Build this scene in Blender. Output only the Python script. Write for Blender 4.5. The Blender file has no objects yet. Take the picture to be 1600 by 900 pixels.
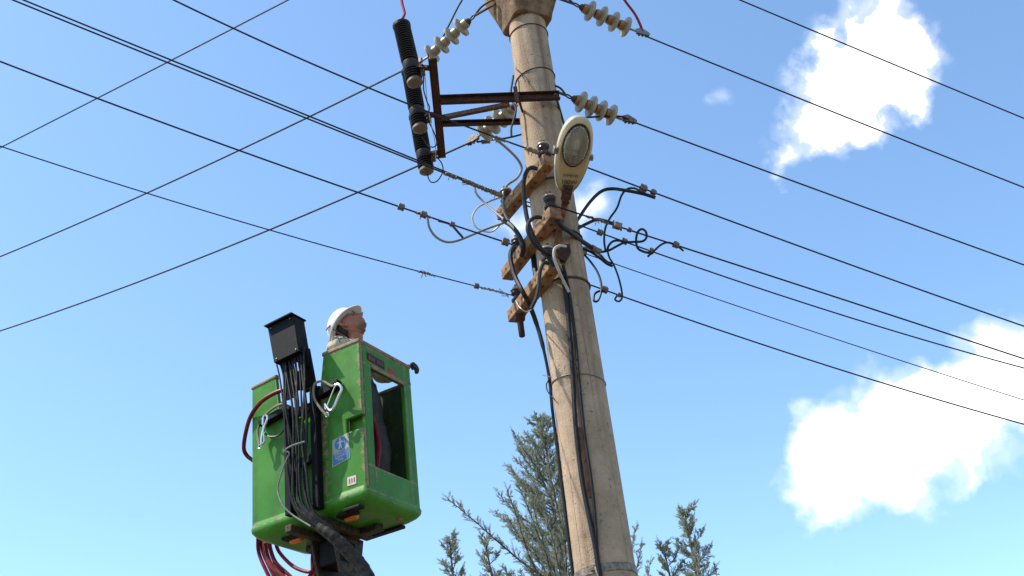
import bpy, bmesh, math, random
import numpy as np
from mathutils import Vector as V, Matrix, noise as mnoise
random.seed(11)
sc = bpy.context.scene
R = math.radians
# ------------------------------------------------------------------ camera
ELEV, ROLL, FPX, CAMH = R(30), R(7.6), 1777.0, 1.6
F = V((0, math.cos(ELEV), math.sin(ELEV)))
_R0 = V((1, 0, 0)); _U0 = V((0, -math.sin(ELEV), math.cos(ELEV)))
RX = _R0 * math.cos(ROLL) - _U0 * math.sin(ROLL)
UP = _R0 * math.sin(ROLL) + _U0 * math.cos(ROLL)
CAM = V((0, 0, CAMH))
cd = bpy.data.cameras.new('camera'); cam = bpy.data.objects.new('camera', cd)
sc.collection.objects.link(cam); sc.camera = cam
cd.sensor_width = 36; cd.lens = 36 * FPX / 1600; cd.clip_end = 5000; cd.clip_start = .05
m = Matrix((RX, UP, -F)).transposed().to_4x4(); m.translation = CAM; cam.matrix_world = m

def ray(x, y): return F + RX * ((x - 800) / FPX) + UP * ((450 - y) / FPX)
def PY(x, y, Y): d = ray(x, y); return CAM + d * (Y / d.y)
def PZ(x, y, z): d = ray(x, y); return CAM + d * ((z - CAMH) / d.z)
def PN(x, y, n, p0): d = ray(x, y); return CAM + d * ((p0 - CAM).dot(n) / d.dot(n))

# ------------------------------------------------------------------ sun, sky, exposure
SUN_EL, SUN_AZ = R(57), R(-95)        # azimuth measured from +Y towards +X
sdir = V((math.cos(SUN_EL) * math.sin(SUN_AZ), math.cos(SUN_EL) * math.cos(SUN_AZ), math.sin(SUN_EL)))
ld = bpy.data.lights.new('sun', 'SUN'); ld.energy = 3.9; ld.angle = R(.5); ld.color = (1, .95, .86)
sun = bpy.data.objects.new('sun', ld); sc.collection.objects.link(sun)
sun.rotation_euler = sdir.to_track_quat('Z', 'Y').to_euler(); sun.location = (-20, -5, 40)
w = bpy.data.worlds.new('World'); sc.world = w; w.use_nodes = True
nt = w.node_tree; nt.nodes.clear()
def N(t, **k):
    n = nt.nodes.new(t)
    for a, b in k.items(): setattr(n, a, b)
    return n
L = nt.links.new
out = N('ShaderNodeOutputWorld'); bg = N('ShaderNodeBackground'); L(bg.outputs[0], out.inputs[0])
sky = N('ShaderNodeTexSky'); sky.sky_type = 'NISHITA'; sky.sun_disc = False
sky.sun_elevation = SUN_EL; sky.sun_rotation = SUN_AZ
sky.altitude = 1200; sky.air_density = 1.0; sky.dust_density = 1.2; sky.ozone_density = .25
bg.inputs['Strength'].default_value = .15
tc = N('ShaderNodeTexCoord')
n1 = N('ShaderNodeTexNoise'); n1.inputs['Scale'].default_value = 20; n1.inputs['Detail'].default_value = 12; n1.inputs['Roughness'].default_value = .53
L(tc.outputs['Generated'], n1.inputs['Vector'])
sub = N('ShaderNodeVectorMath', operation='SUBTRACT'); L(n1.outputs['Color'], sub.inputs[0]); sub.inputs[1].default_value = (.5, .5, .5)
scl = N('ShaderNodeVectorMath', operation='SCALE'); L(sub.outputs[0], scl.inputs[0]); scl.inputs['Scale'].default_value = .075
warp = N('ShaderNodeVectorMath', operation='ADD'); L(tc.outputs['Generated'], warp.inputs[0]); L(scl.outputs[0], warp.inputs[1])
def cloud(blobs):
    acc = None
    for c, r in blobs:
        d = N('ShaderNodeVectorMath', operation='DISTANCE'); L(warp.outputs[0], d.inputs[0]); d.inputs[1].default_value = c
        q = N('ShaderNodeMath', operation='MULTIPLY_ADD'); L(d.outputs['Value'], q.inputs[0]); q.inputs[1].default_value = -1; q.inputs[2].default_value = r
        if acc is None: acc = q
        else:
            mx = N('ShaderNodeMath', operation='SMOOTH_MAX'); L(acc.outputs[0], mx.inputs[0]); L(q.outputs[0], mx.inputs[1]); mx.inputs[2].default_value = .012; acc = mx
    return acc
def pxb(l): return [(ray(x, y).normalized(), r / 1830) for x, y, r in l]
big = pxb([(1350, 100, 70), (1385, 115, 66), (1310, 150, 64), (1275, 190, 48), (1245, 222, 24), (1222, 245, 14), (1395, 70, 46), (1350, 25, 24), (1345, 5, 14), (1432, 62, 20), (1450, 78, 12), (1300, 85, 36), (1408, 150, 34), (1335, 190, 34), (1280, 60, 14)])
big += pxb([(1300, 725, 70), (1375, 700, 85), (1290, 780, 42), (1298, 660, 34), (1365, 640, 45), (1440, 650, 80), (1440, 600, 36), (1500, 590, 46), (1545, 570, 50), (1600, 590, 62), (1520, 640, 66), (1590, 632, 40), (1420, 735, 52), (1510, 690, 34), (1660, 600, 62), (1720, 570, 70)])
rc = random.Random(5)
for k in range(7):                                   # the same fair-weather clouds go on round the sky
    az = R([62, 100, 150, 190, 235, 275, 310][k]); el = R(rc.uniform(16, 52))
    c0 = V((math.cos(el) * math.sin(az), math.cos(el) * math.cos(az), math.sin(el)))
    for j in range(5):
        c = (c0 + V((rc.gauss(0, .06), rc.gauss(0, .06), rc.gauss(0, .03)))).normalized(); big.append((c, rc.uniform(.025, .055)))
wisp = pxb([(922, 322, 26), (905, 350, 22), (838, 318, 20), (800, 345, 14), (1130, 168, 1), (870, 335, 25)])
f1 = cloud(big); f2 = cloud(wisp)
def sm(node, a, b, top):
    mr = N('ShaderNodeMapRange', interpolation_type='SMOOTHSTEP'); L(node.outputs[0], mr.inputs[0])
    mr.inputs[1].default_value = a; mr.inputs[2].default_value = b; mr.inputs[3].default_value = 0; mr.inputs[4].default_value = top; return mr
puff = f1
for vsc, amp in ((30, .020), (70, .006)):
    vo = N('ShaderNodeTexVoronoi'); vo.feature = 'F1'; vo.inputs['Scale'].default_value = vsc; L(warp.outputs[0], vo.inputs['Vector'])
    pq = N('ShaderNodeMath', operation='MULTIPLY_ADD'); L(vo.outputs['Distance'], pq.inputs[0]); pq.inputs[1].default_value = -amp; pq.inputs[2].default_value = amp * .5
    pa = N('ShaderNodeMath', operation='ADD'); L(puff.outputs[0], pa.inputs[0]); L(pq.outputs[0], pa.inputs[1]); puff = pa
m0 = sm(puff, -.001, .006, 1); m9 = sm(puff, -.013, .008, .42); m2 = sm(f2, -.014, .022, .75)
m1 = N('ShaderNodeMath', operation='MAXIMUM'); L(m0.outputs[0], m1.inputs[0]); L(m9.outputs[0], m1.inputs[1])
mm = N('ShaderNodeMath', operation='MAXIMUM'); L(m1.outputs[0], mm.inputs[0]); L(m2.outputs[0], mm.inputs[1])
mix = N('ShaderNodeMix', data_type='RGBA'); L(mm.outputs[0], mix.inputs[0]); tint = N('ShaderNodeMix', data_type='RGBA', blend_type='MULTIPLY'); tint.inputs[0].default_value = 1; L(sky.outputs[0], tint.inputs[6]); tint.inputs[7].default_value = (.88, 1.03, 1.07, 1); L(tint.outputs[2], mix.inputs[6]); mix.inputs[7].default_value = (5.8, 5.8, 5.9, 1)
L(mix.outputs[2], bg.inputs['Color'])
sc.view_settings.view_transform = 'Standard'; sc.view_settings.look = 'None'
sc.view_settings.exposure = .97; sc.view_settings.gamma = 1
sc.render.engine = 'CYCLES'

# ------------------------------------------------------------------ materials
MATS = {}
def mat(name, col, rough=.6, metal=0, var=.25, scale=9, col2=None, c2=(.45, .6), bump=.15, bscale=60, spec=.5, streak=None):
    mt = bpy.data.materials.new(name); mt.use_nodes = True; t = mt.node_tree; b = t.nodes['Principled BSDF']
    tcn = t.nodes.new('ShaderNodeTexCoord'); lk = t.links.new
    b.inputs['Roughness'].default_value = rough; b.inputs['Metallic'].default_value = metal
    b.inputs['Specular IOR Level'].default_value = spec
    n = t.nodes.new('ShaderNodeTexNoise'); n.inputs['Scale'].default_value = scale; n.inputs['Detail'].default_value = 6; n.inputs['Roughness'].default_value = .65
    lk(tcn.outputs['Object'], n.inputs['Vector'])
    r = t.nodes.new('ShaderNodeMapRange'); lk(n.outputs[0], r.inputs[0]); r.inputs[1].default_value = .3; r.inputs[2].default_value = .7
    r.inputs[3].default_value = 1 - var; r.inputs[4].default_value = 1 + var
    mx = t.nodes.new('ShaderNodeMix'); mx.data_type = 'RGBA'; mx.blend_type = 'MULTIPLY'; mx.inputs[0].default_value = 1
    mx.inputs[6].default_value = (*col, 1); lk(r.outputs[0], mx.inputs[7]); last = mx.outputs[2]
    if col2:
        n2 = t.nodes.new('ShaderNodeTexNoise'); n2.inputs['Scale'].default_value = scale * 1.7; n2.inputs['Detail'].default_value = 8; n2.inputs['Roughness'].default_value = .7
        lk(tcn.outputs['Object'], n2.inputs['Vector'])
        r2 = t.nodes.new('ShaderNodeMapRange'); lk(n2.outputs[0], r2.inputs[0]); r2.inputs[1].default_value = c2[0]; r2.inputs[2].default_value = c2[1]
        m2_ = t.nodes.new('ShaderNodeMix'); m2_.data_type = 'RGBA'; lk(r2.outputs[0], m2_.inputs[0]); lk(last, m2_.inputs[6]); m2_.inputs[7].default_value = (*col2, 1); last = m2_.outputs[2]
    if streak:
        mp = t.nodes.new('ShaderNodeMapping'); mp.inputs['Scale'].default_value = streak[1]; lk(tcn.outputs['Object'], mp.inputs[0])
        n3 = t.nodes.new('ShaderNodeTexNoise'); n3.inputs['Scale'].default_value = 1; n3.inputs['Detail'].default_value = 5; lk(mp.outputs[0], n3.inputs['Vector'])
        r3 = t.nodes.new('ShaderNodeMapRange'); lk(n3.outputs[0], r3.inputs[0]); r3.inputs[1].default_value = streak[2]; r3.inputs[2].default_value = streak[3]; r3.inputs[4].default_value = streak[4]
        m3 = t.nodes.new('ShaderNodeMix'); m3.data_type = 'RGBA'; lk(r3.outputs[0], m3.inputs[0]); lk(last, m3.inputs[6]); m3.inputs[7].default_value = (*streak[0], 1); last = m3.outputs[2]
    lk(last, b.inputs['Base Color'])
    rr = t.nodes.new('ShaderNodeMapRange'); lk(n.outputs[0], rr.inputs[0]); rr.inputs[3].default_value = max(.05, rough - .12); rr.inputs[4].default_value = min(1, rough + .12); lk(rr.outputs[0], b.inputs['Roughness'])
    if bump:
        nb = t.nodes.new('ShaderNodeTexNoise'); nb.inputs['Scale'].default_value = bscale; nb.inputs['Detail'].default_value = 5; lk(tcn.outputs['Object'], nb.inputs['Vector'])
        bp = t.nodes.new('ShaderNodeBump'); bp.inputs['Strength'].default_value = bump; bp.inputs['Distance'].default_value = .01
        lk(nb.outputs[0], bp.inputs['Height']); lk(bp.outputs[0], b.inputs['Normal'])
    mt['last'] = 0; MATS[name] = mt; return mt
mat('concrete', (.36, .255, .17), .85, var=.26, scale=5, col2=(.21, .14, .09), c2=(.58, .78), bump=.5, bscale=110, spec=.2, streak=((.15, .085, .048), (11, 11, .5), .5, .7, .75))
t = MATS['concrete'].node_tree; b = t.nodes['Principled BSDF']; src = b.inputs['Base Color'].links[0].from_socket
tcn = t.nodes.new('ShaderNodeTexCoord'); nz = t.nodes.new('ShaderNodeTexNoise'); nz.inputs['Scale'].default_value = 38; nz.inputs['Detail'].default_value = 4; t.links.new(tcn.outputs['Object'], nz.inputs['Vector'])
mr = t.nodes.new('ShaderNodeMapRange'); t.links.new(nz.outputs[0], mr.inputs[0]); mr.inputs[1].default_value = .62; mr.inputs[2].default_value = .70; mr.inputs[3].default_value = 0; mr.inputs[4].default_value = .7
mx = t.nodes.new('ShaderNodeMix'); mx.data_type = 'RGBA'; t.links.new(mr.outputs[0], mx.inputs[0]); t.links.new(src, mx.inputs[6]); mx.inputs[7].default_value = (.10, .065, .04, 1); t.links.new(mx.outputs[2], b.inputs['Base Color'])
mat('head_concrete', (.22, .135, .075), .85, var=.35, scale=8, col2=(.12, .07, .04), bump=.4, bscale=50, spec=.2)
mat('crossarm_tan', (.26, .145, .072), .8, var=.4, scale=14, col2=(.16, .09, .05), c2=(.52, .72), bump=.45, bscale=50, spec=.2, streak=((.09, .05, .028), (26, 5, 26), .5, .66, .7))
mat('rust', (.068, .027, .017), .8, var=.45, scale=16, col2=(.03, .018, .015), bump=.35, bscale=70, spec=.2)
mat('rust_orange', (.24, .085, .035), .8, var=.4, scale=14, col2=(.09, .04, .025), bump=.3, bscale=60, spec=.3)
mat('rust_dark', (.05, .033, .026), .7, var=.4, scale=30, col2=(.12, .06, .035), bump=.3, spec=.2)
mat('band_steel', (.23, .19, .15), .55, metal=.6, var=.3, scale=20, col2=(.12, .07, .04), bump=.2)
mat('galv', (.22, .21, .195), .45, metal=.7, var=.2, scale=30, col2=(.2, .13, .08), c2=(.58, .75))
mat('porcelain', (.30, .25, .17), .3, var=.14, scale=14, col2=(.17, .12, .075), c2=(.5, .75), bump=.05)
mat('porcelain_core', (.30, .23, .15), .42, var=.25, scale=18, col2=(.23, .14, .08), c2=(.5, .75), bump=.1)
mat('glaze_amber', (.27, .13, .045), .3, var=.35, scale=14, col2=(.16, .09, .05), c2=(.5, .7), bump=.05)
mat('polymer_black', (.016, .013, .012), .42, var=.3, scale=18, col2=(.06, .045, .035), c2=(.55, .75), bump=.1, spec=.2)
mat('polymer_core', (.03, .022, .019), .5, var=.3, scale=12, bump=.1, spec=.2)
mat('cap_cream', (.13, .095, .062), .55, var=.25, scale=25, col2=(.13, .085, .05), bump=.2)
mat('wire', (.022, .02, .019), .5, metal=.3, var=.25, scale=40, bump=.4, bscale=300, spec=.2)
mat('wire_alu', (.33, .32, .30), .45, metal=.6, var=.2, scale=30, bump=.2, bscale=200)
mat('cable_black', (.016, .015, .015), .5, var=.25, scale=14, col2=(.045, .038, .032), c2=(.55, .75), bump=.1, spec=.2)
mat('cable_grey', (.20, .195, .185), .5, var=.2, scale=20, bump=.1)
mat('cable_pale', (.42, .36, .31), .45, var=.15, scale=20, bump=.1)
mat('cable_red', (.25, .012, .014), .5, var=.25, scale=14, bump=.1, spec=.15)
mat('hose_red', (.17, .008, .010), .5, var=.35, scale=10, col2=(.12, .01, .012), bump=.1, spec=.15)
mat('clamp', (.085, .052, .038), .6, metal=.3, var=.4, scale=50, col2=(.25, .19, .15), bump=.3)
mat('clamp_light', (.24, .17, .12), .6, metal=.2, var=.3, scale=40, col2=(.14, .08, .05), bump=.3)
mat('insul_dark', (.035, .028, .03), .22, var=.3, scale=30, bump=.05, spec=.2)
mat('insul_rim', (.30, .27, .24), .3, var=.2, scale=30, bump=.05)
mat('black_steel', (.005, .005, .006), .6, var=.35, scale=10, col2=(.022, .019, .017), c2=(.56, .75), bump=.06, spec=.12)
mat('dark_steel', (.022, .019, .016), .65, var=.4, scale=12, col2=(.08, .055, .035), bump=.25, spec=.2)
mat('hose_black', (.013, .0115, .0105), .45, var=.3, scale=12, col2=(.075, .05, .035), c2=(.54, .7), bump=.1, spec=.2)
mat('wrap', (.022, .019, .016), .7, var=.4, scale=16, col2=(.05, .042, .034), bump=.15, bscale=50, spec=.2)
mat('paint_wear', (.25, .165, .09), .75, var=.3, scale=26, col2=(.10, .06, .035), c2=(.5, .66), bump=.3)
mat('alu', (.55, .56, .57), .28, metal=.85, var=.1, scale=30, bump=.05)
mat('lanyard', (.20, .16, .115), .8, var=.3, scale=60, bump=.5, bscale=250)
mat('amber_lens', (.55, .13, .008), .25, var=.2, scale=40, bump=.3, bscale=180)
mat('blue', (.025, .12, .30), .45, var=.12, scale=20, bump=.03)
mat('white_print', (.45, .46, .43), .5, var=.1, scale=20, bump=.02)
mat('sticker', (.30, .31, .22), .55, var=.15, scale=20, col2=(.26, .26, .17), c2=(.6, .75), bump=.05)
mat('sticker_pink', (.52, .40, .33), .55, var=.2, scale=40, bump=.05)
mat('ink', (.02, .018, .016), .6, var=.1, bump=0)
mat('ink_brown', (.16, .09, .06), .6, var=.1, bump=0)
mat('label_dark', (.05, .016, .014), .5, var=.3, scale=20, bump=.05, spec=.15)
mat('label_red', (.30, .06, .03), .45, var=.25, scale=30, bump=.1, spec=.15)
mat('lamp_shell', (.42, .32, .18), .45, var=.12, scale=7, col2=(.40, .29, .17), c2=(.6, .8), bump=.06)
mat('lamp_rim', (.46, .38, .26), .4, var=.1, scale=10, bump=.05)
mat('reflector', (.82, .81, .77), .35, metal=.0, var=.15, scale=8, bump=.05)
mat('bulb', (.88, .87, .84), .25, var=.05, bump=0)
mat('gasket', (.025, .022, .02), .6, var=.2, bump=0, spec=.2)
mat('helmet', (.62, .60, .56), .3, var=.06, scale=12, col2=(.55, .48, .40), c2=(.66, .85), bump=.02)
mat('strap', (.16, .05, .04), .6, var=.2, bump=.1)
mat('hair', (.012, .009, .008), .6, var=.4, scale=60, bump=.6, bscale=200)
mat('jacket', (.46, .40, .28), .85, var=.2, scale=5.5, col2=(.045, .045, .04), c2=(.535, .56), bump=.4, bscale=40, spec=.2)
mat('trousers_and_jacket_shade', (.065, .063, .066), .9, var=.3, scale=10, bump=.5, bscale=25, spec=.2)
mat('boot', (.36, .28, .20), .8, var=.2, scale=20, bump=.2)
mat('glove', (.014, .013, .013), .7, var=.3, scale=40, bump=.4)
mat('bark', (.10, .075, .058), .9, var=.35, scale=20, bump=.5)
mat('ground', (.135, .108, .075), .95, var=.25, scale=.6, col2=(.09, .072, .048), bump=.4, bscale=6)
# glass of the lamp
g = bpy.data.materials.new('lamp_glass'); g.use_nodes = True; b = g.node_tree.nodes['Principled BSDF']
b.inputs['Base Color'].default_value = (.88, .86, .80, 1); b.inputs['Roughness'].default_value = .16; b.inputs['Transmission Weight'].default_value = .93; b.inputs['IOR'].default_value = 1.4; MATS['lamp_glass'] = g
# foliage
def leafmat(name, c1, c2):
    mt = bpy.data.materials.new(name); mt.use_nodes = True; t = mt.node_tree; b = t.nodes['Principled BSDF']; lk = t.links.new
    geo = t.nodes.new('ShaderNodeNewGeometry'); cr = t.nodes.new('ShaderNodeMix'); cr.data_type = 'RGBA'
    lk(geo.outputs['Random Per Island'], cr.inputs[0]); cr.inputs[6].default_value = (*c1, 1); cr.inputs[7].default_value = (*c2, 1)
    lk(cr.outputs[2], b.inputs['Base Color']); b.inputs['Roughness'].default_value = .7; b.inputs['Specular IOR Level'].default_value = .25
    tr = t.nodes.new('ShaderNodeBsdfTranslucent'); lk(cr.outputs[2], tr.inputs[0]); ms = t.nodes.new('ShaderNodeMixShader'); ms.inputs[0].default_value = .3
    lk(b.outputs[0], ms.inputs[1]); lk(tr.outputs[0], ms.inputs[2]); lk(ms.outputs[0], t.nodes['Material Output'].inputs[0]); MATS[name] = mt
leafmat('cypress', (.20, .225, .14), (.52, .53, .42))
# green fibreglass with chips along the edges (object space: x = depth, y = width, z = height)
def green(name, edges, gc_=(.042, .19, .012)):
    mt = mat(name, gc_, .45, var=.16, scale=3.5, col2=(gc_[0] * .9, gc_[1] * .45, gc_[2] * .9), c2=(.50, .82), bump=.12, bscale=14, spec=.22, streak=((.055, .085, .02), (16, 16, 1.1), .5, .8, .6))
    t = mt.node_tree; b = t.nodes['Principled BSDF']; lk = t.links.new
    src = b.inputs['Base Color'].links[0].from_socket
    tcn = t.nodes.new('ShaderNodeTexCoord'); sx = t.nodes.new('ShaderNodeSeparateXYZ'); lk(tcn.outputs['Object'], sx.inputs[0])
    acc = None
    for ax, val, wd in edges:
        s = t.nodes.new('ShaderNodeMath'); s.operation = 'SUBTRACT'; lk(sx.outputs[ax], s.inputs[0]); s.inputs[1].default_value = val
        a = t.nodes.new('ShaderNodeMath'); a.operation = 'ABSOLUTE'; lk(s.outputs[0], a.inputs[0])
        q = t.nodes.new('ShaderNodeMapRange'); lk(a.outputs[0], q.inputs[0]); q.inputs[1].default_value = 0; q.inputs[2].default_value = wd; q.inputs[3].default_value = .22; q.inputs[4].default_value = 0
        if acc is None: acc = q.outputs[0]
        else:
            mx = t.nodes.new('ShaderNodeMath'); mx.operation = 'MAXIMUM'; lk(acc, mx.inputs[0]); lk(q.outputs[0], mx.inputs[1]); acc = mx.outputs[0]
    n = t.nodes.new('ShaderNodeTexNoise'); n.inputs['Scale'].default_value = 21; n.inputs['Detail'].default_value = 8; n.inputs['Roughness'].default_value = .68; lk(tcn.outputs['Object'], n.inputs['Vector'])
    ad = t.nodes.new('ShaderNodeMath'); lk(n.outputs[0], ad.inputs[0])
    if acc is not None: lk(acc, ad.inputs[1])
    else: ad.inputs[1].default_value = 0
    th = t.nodes.new('ShaderNodeMapRange'); lk(ad.outputs[0], th.inputs[0]); th.inputs[1].default_value = .645; th.inputs[2].default_value = .67
    mx = t.nodes.new('ShaderNodeMix'); mx.data_type = 'RGBA'; lk(th.outputs[0], mx.inputs[0]); lk(src, mx.inputs[6]); mx.inputs[7].default_value = (.25, .17, .095, 1)
    mp = t.nodes.new('ShaderNodeMapping'); mp.inputs['Scale'].default_value = (55, 9, 55); mp.inputs['Rotation'].default_value = (.5, .2, .3); lk(tcn.outputs['Object'], mp.inputs[0])
    n4 = t.nodes.new('ShaderNodeTexNoise'); n4.inputs['Scale'].default_value = 1; n4.inputs['Detail'].default_value = 6; n4.inputs['Roughness'].default_value = .7; lk(mp.outputs[0], n4.inputs['Vector'])
    r4 = t.nodes.new('ShaderNodeMapRange'); lk(n4.outputs[0], r4.inputs[0]); r4.inputs[1].default_value = .69; r4.inputs[2].default_value = .74; r4.inputs[4].default_value = .7
    n5 = t.nodes.new('ShaderNodeTexNoise'); n5.inputs['Scale'].default_value = 4; n5.inputs['Detail'].default_value = 7; n5.inputs['Roughness'].default_value = .62; lk(tcn.outputs['Object'], n5.inputs['Vector'])
    r5 = t.nodes.new('ShaderNodeMapRange'); lk(n5.outputs[0], r5.inputs[0]); r5.inputs[1].default_value = .5; r5.inputs[2].default_value = .72; r5.inputs[4].default_value = .5
    m5 = t.nodes.new('ShaderNodeMix'); m5.data_type = 'RGBA'; lk(r5.outputs[0], m5.inputs[0]); lk(mx.outputs[2], m5.inputs[6]); m5.inputs[7].default_value = (gc_[0] * 2.2, gc_[1] * 1.15, gc_[2] * 4, 1)
    m4 = t.nodes.new('ShaderNodeMix'); m4.data_type = 'RGBA'; lk(r4.outputs[0], m4.inputs[0]); lk(m5.outputs[2], m4.inputs[6]); m4.inputs[7].default_value = (.22, .24, .11, 1)
    lk(m4.outputs[2], b.inputs['Base Color']); return mt
green('green_front', [(1, 0, .05), (2, 1.135, .05), (1, .35, .055)])
green('green_side', [(0, 0, .06), (2, 1.135, .07), (2, .965, .02), (0, .12, .012), (2, .19, .02), (0, .54, .012)])
green('green_plain', [(2, 0.0, .012)])
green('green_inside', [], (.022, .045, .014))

# ------------------------------------------------------------------ mesh builder
COL = sc.collection
WM = {}
class MB:
    def __init__(s): s.v = []; s.f = []
    def add(s, vs, fs):
        o = len(s.v); s.v += [V(p) for p in vs]; s.f += [tuple(i + o for i in f) for f in fs]; return s
    def box(s, c, ax, ay, az):
        c = V(c); vs = [c + ax * i + ay * j + az * k for i in (-1, 1) for j in (-1, 1) for k in (-1, 1)]
        return s.add(vs, [(0, 1, 3, 2), (4, 6, 7, 5), (0, 4, 5, 1), (2, 3, 7, 6), (0, 2, 6, 4), (1, 5, 7, 3)])
    def bar(s, p, q, wv, th, ref=V((0, 0, 1))):
        p = V(p); q = V(q); d = q - p; a = d.cross(ref).normalized(); b = a.cross(d).normalized()
        return s.box((p + q) / 2, d / 2, a * wv / 2, b * th / 2)
    def tube(s, pts, r, n=8, cap=True, ri=None):
        pts = [V(p) for p in pts]; N_ = len(pts); rr = r if isinstance(r, (list, tuple)) else [r] * N_
        t0 = (pts[1] - pts[0]).normalized(); a = t0.orthogonal().normalized(); vs = []; fs = []
        for i, p in enumerate(pts):
            t = (pts[min(i + 1, N_ - 1)] - pts[max(i - 1, 0)]).normalized()
            a = (a - t * a.dot(t)); a = a.normalized() if a.length > 1e-6 else t.orthogonal().normalized(); b_ = t.cross(a)
            vs += [p + (a * math.cos(2 * math.pi * k / n) + b_ * math.sin(2 * math.pi * k / n)) * rr[i] for k in range(n)]
        for i in range(N_ - 1):
            for k in range(n): fs.append((i * n + k, i * n + (k + 1) % n, (i + 1) * n + (k + 1) % n, (i + 1) * n + k))
        if cap: fs += [tuple(range(n))[::-1], tuple(range((N_ - 1) * n, N_ * n))]
        return s.add(vs, fs)
    def lathe(s, p, d, prof, n=20):
        p = V(p); d = V(d).normalized(); a = d.orthogonal().normalized(); b_ = d.cross(a); vs = []; fs = []
        for h, r in prof: vs += [p + d * h + (a * math.cos(2 * math.pi * k / n) + b_ * math.sin(2 * math.pi * k / n)) * max(r, 1e-4) for k in range(n)]
        for i in range(len(prof) - 1):
            for k in range(n): fs.append((i * n + k, i * n + (k + 1) % n, (i + 1) * n + (k + 1) % n, (i + 1) * n + k))
        fs += [tuple(range(n))[::-1], tuple(range((len(prof) - 1) * n, len(prof) * n))]
        return s.add(vs, fs)
    def prism(s, poly, o, ax, ay, az):
        n = len(poly); vs = [o + ax * x + ay * y for x, y in poly]; vs += [p + az for p in vs]
        return s.add(vs, [tuple(range(n))[::-1], tuple(range(n, 2 * n))] + [(i, (i + 1) % n, n + (i + 1) % n, n + i) for i in range(n)])
    def loft(s, rings, cap=True):
        n = len(rings[0]); vs = [p for r in rings for p in r]; fs = []
        for i in range(len(rings) - 1):
            for k in range(n): fs.append((i * n + k, i * n + (k + 1) % n, (i + 1) * n + (k + 1) % n, (i + 1) * n + k))
        if cap: fs += [tuple(range(n))[::-1], tuple(range((len(rings) - 1) * n, len(rings) * n))]
        return s.add(vs, fs)
    def mesh(s, name, M, mt):
        inv = M.inverted(); me = bpy.data.meshes.new(name); me.from_pydata([tuple(inv @ p) for p in s.v], [], s.f)
        bm = bmesh.new(); bm.from_mesh(me); bmesh.ops.recalc_face_normals(bm, faces=bm.faces); bm.to_mesh(me); bm.free()
        me.shade_smooth(); me.set_sharp_from_angle(angle=R(38)); me.materials.append(MATS[mt]); return me
    def build(s, name, mt, parent=None, M=None, bevel=0, base=False):
        if M is None:
            if parent is not None and WM[parent.name][1]: M = WM[parent.name][0]
            else:
                lo = V([min(p[i] for p in s.v) for i in range(3)]); hi = V([max(p[i] for p in s.v) for i in range(3)])
                c = (lo + hi) / 2
                if parent is None: c.z = lo.z
                M = Matrix.Translation(c)
        o = link(name, s.mesh(name, M, mt), parent, M)
        if bevel:
            bv = o.modifiers.new('bevel', 'BEVEL'); bv.width = bevel; bv.segments = 2; bv.limit_method = 'ANGLE'; bv.angle_limit = R(35)
        return o
def link(name, data, parent, M):
    o = bpy.data.objects.new(name, data); COL.objects.link(o)
    if parent is not None:
        o.parent = parent; o.matrix_local = WM[parent.name][0].inverted() @ M
    else: o.matrix_world = M
    WM[o.name] = (M.copy(), False); return o
def tag(o, label=None, cat=None, group=None, kind=None):
    if label: o['label'] = label
    if cat: o['category'] = cat
    if group: o['group'] = group
    if kind: o['kind'] = kind
    return o
def thing(name, loc, label, cat, group=None, M=None):
    frame = M is not None; M = M or Matrix.Translation(V(loc))
    o = link(name, None, None, M); o.empty_display_size = .1; WM[o.name] = (M.copy(), frame)
    return tag(o, label, cat, group)
def smooth(pts, k=6):
    pts = [V(p) for p in pts]
    if len(pts) < 3: return pts
    o = []; P = [pts[0] * 2 - pts[1]] + pts + [pts[-1] * 2 - pts[-2]]
    for i in range(1, len(P) - 2):
        a, b_, c, d = P[i - 1:i + 3]
        for j in range(k):
            t = j / k; o.append(.5 * ((2 * b_) + (c - a) * t + (2 * a - 5 * b_ + 4 * c - d) * t * t + (3 * b_ - a - 3 * c + d) * t ** 3))
    o.append(pts[-1]); return o
def text(s, name, parent, o, ax, ay, size, mt, thick=.0008):
    cu = bpy.data.curves.new('t', 'FONT'); cu.body = s; cu.size = size; cu.align_x = 'CENTER'; cu.align_y = 'CENTER'; cu.extrude = thick
    tmp = bpy.data.objects.new('t', cu); COL.objects.link(tmp); bpy.context.view_layer.update()
    me = bpy.data.meshes.new_from_object(tmp.evaluated_get(bpy.context.evaluated_depsgraph_get())); bpy.data.objects.remove(tmp)
    ax = ax.normalized(); ay = (ay - ax * ay.dot(ax)).normalized(); az = ax.cross(ay)
    M = Matrix((ax, ay, az)).transposed().to_4x4(); M.translation = o
    me.name = name; me.materials.clear(); me.materials.append(MATS[mt]); return link(name, me, parent, M)
Z = V((0, 0, 1))

# ------------------------------------------------------------------ ground
mb = MB(); n = 40; S = 400
gx = [-S, -200, -100, -60, -40, -30, -22, -16, -12, -9, -6, -4, -2, 0, 2, 4, 6, 9, 12, 16, 22, 30, 40, 60, 100, 200, S]
vs = [V((x, y, -.0 + .04 * mnoise.noise(V((x * .3, y * .3, 0))) - .05)) for x in gx for y in gx]; k = len(gx)
mb.add(vs, [(i * k + j, i * k + k + j, i * k + k + j + 1, i * k + j + 1) for i in range(k - 1) for j in range(k - 1)])
tag(mb.build('ground', 'ground', M=Matrix()), kind='structure')

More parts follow.
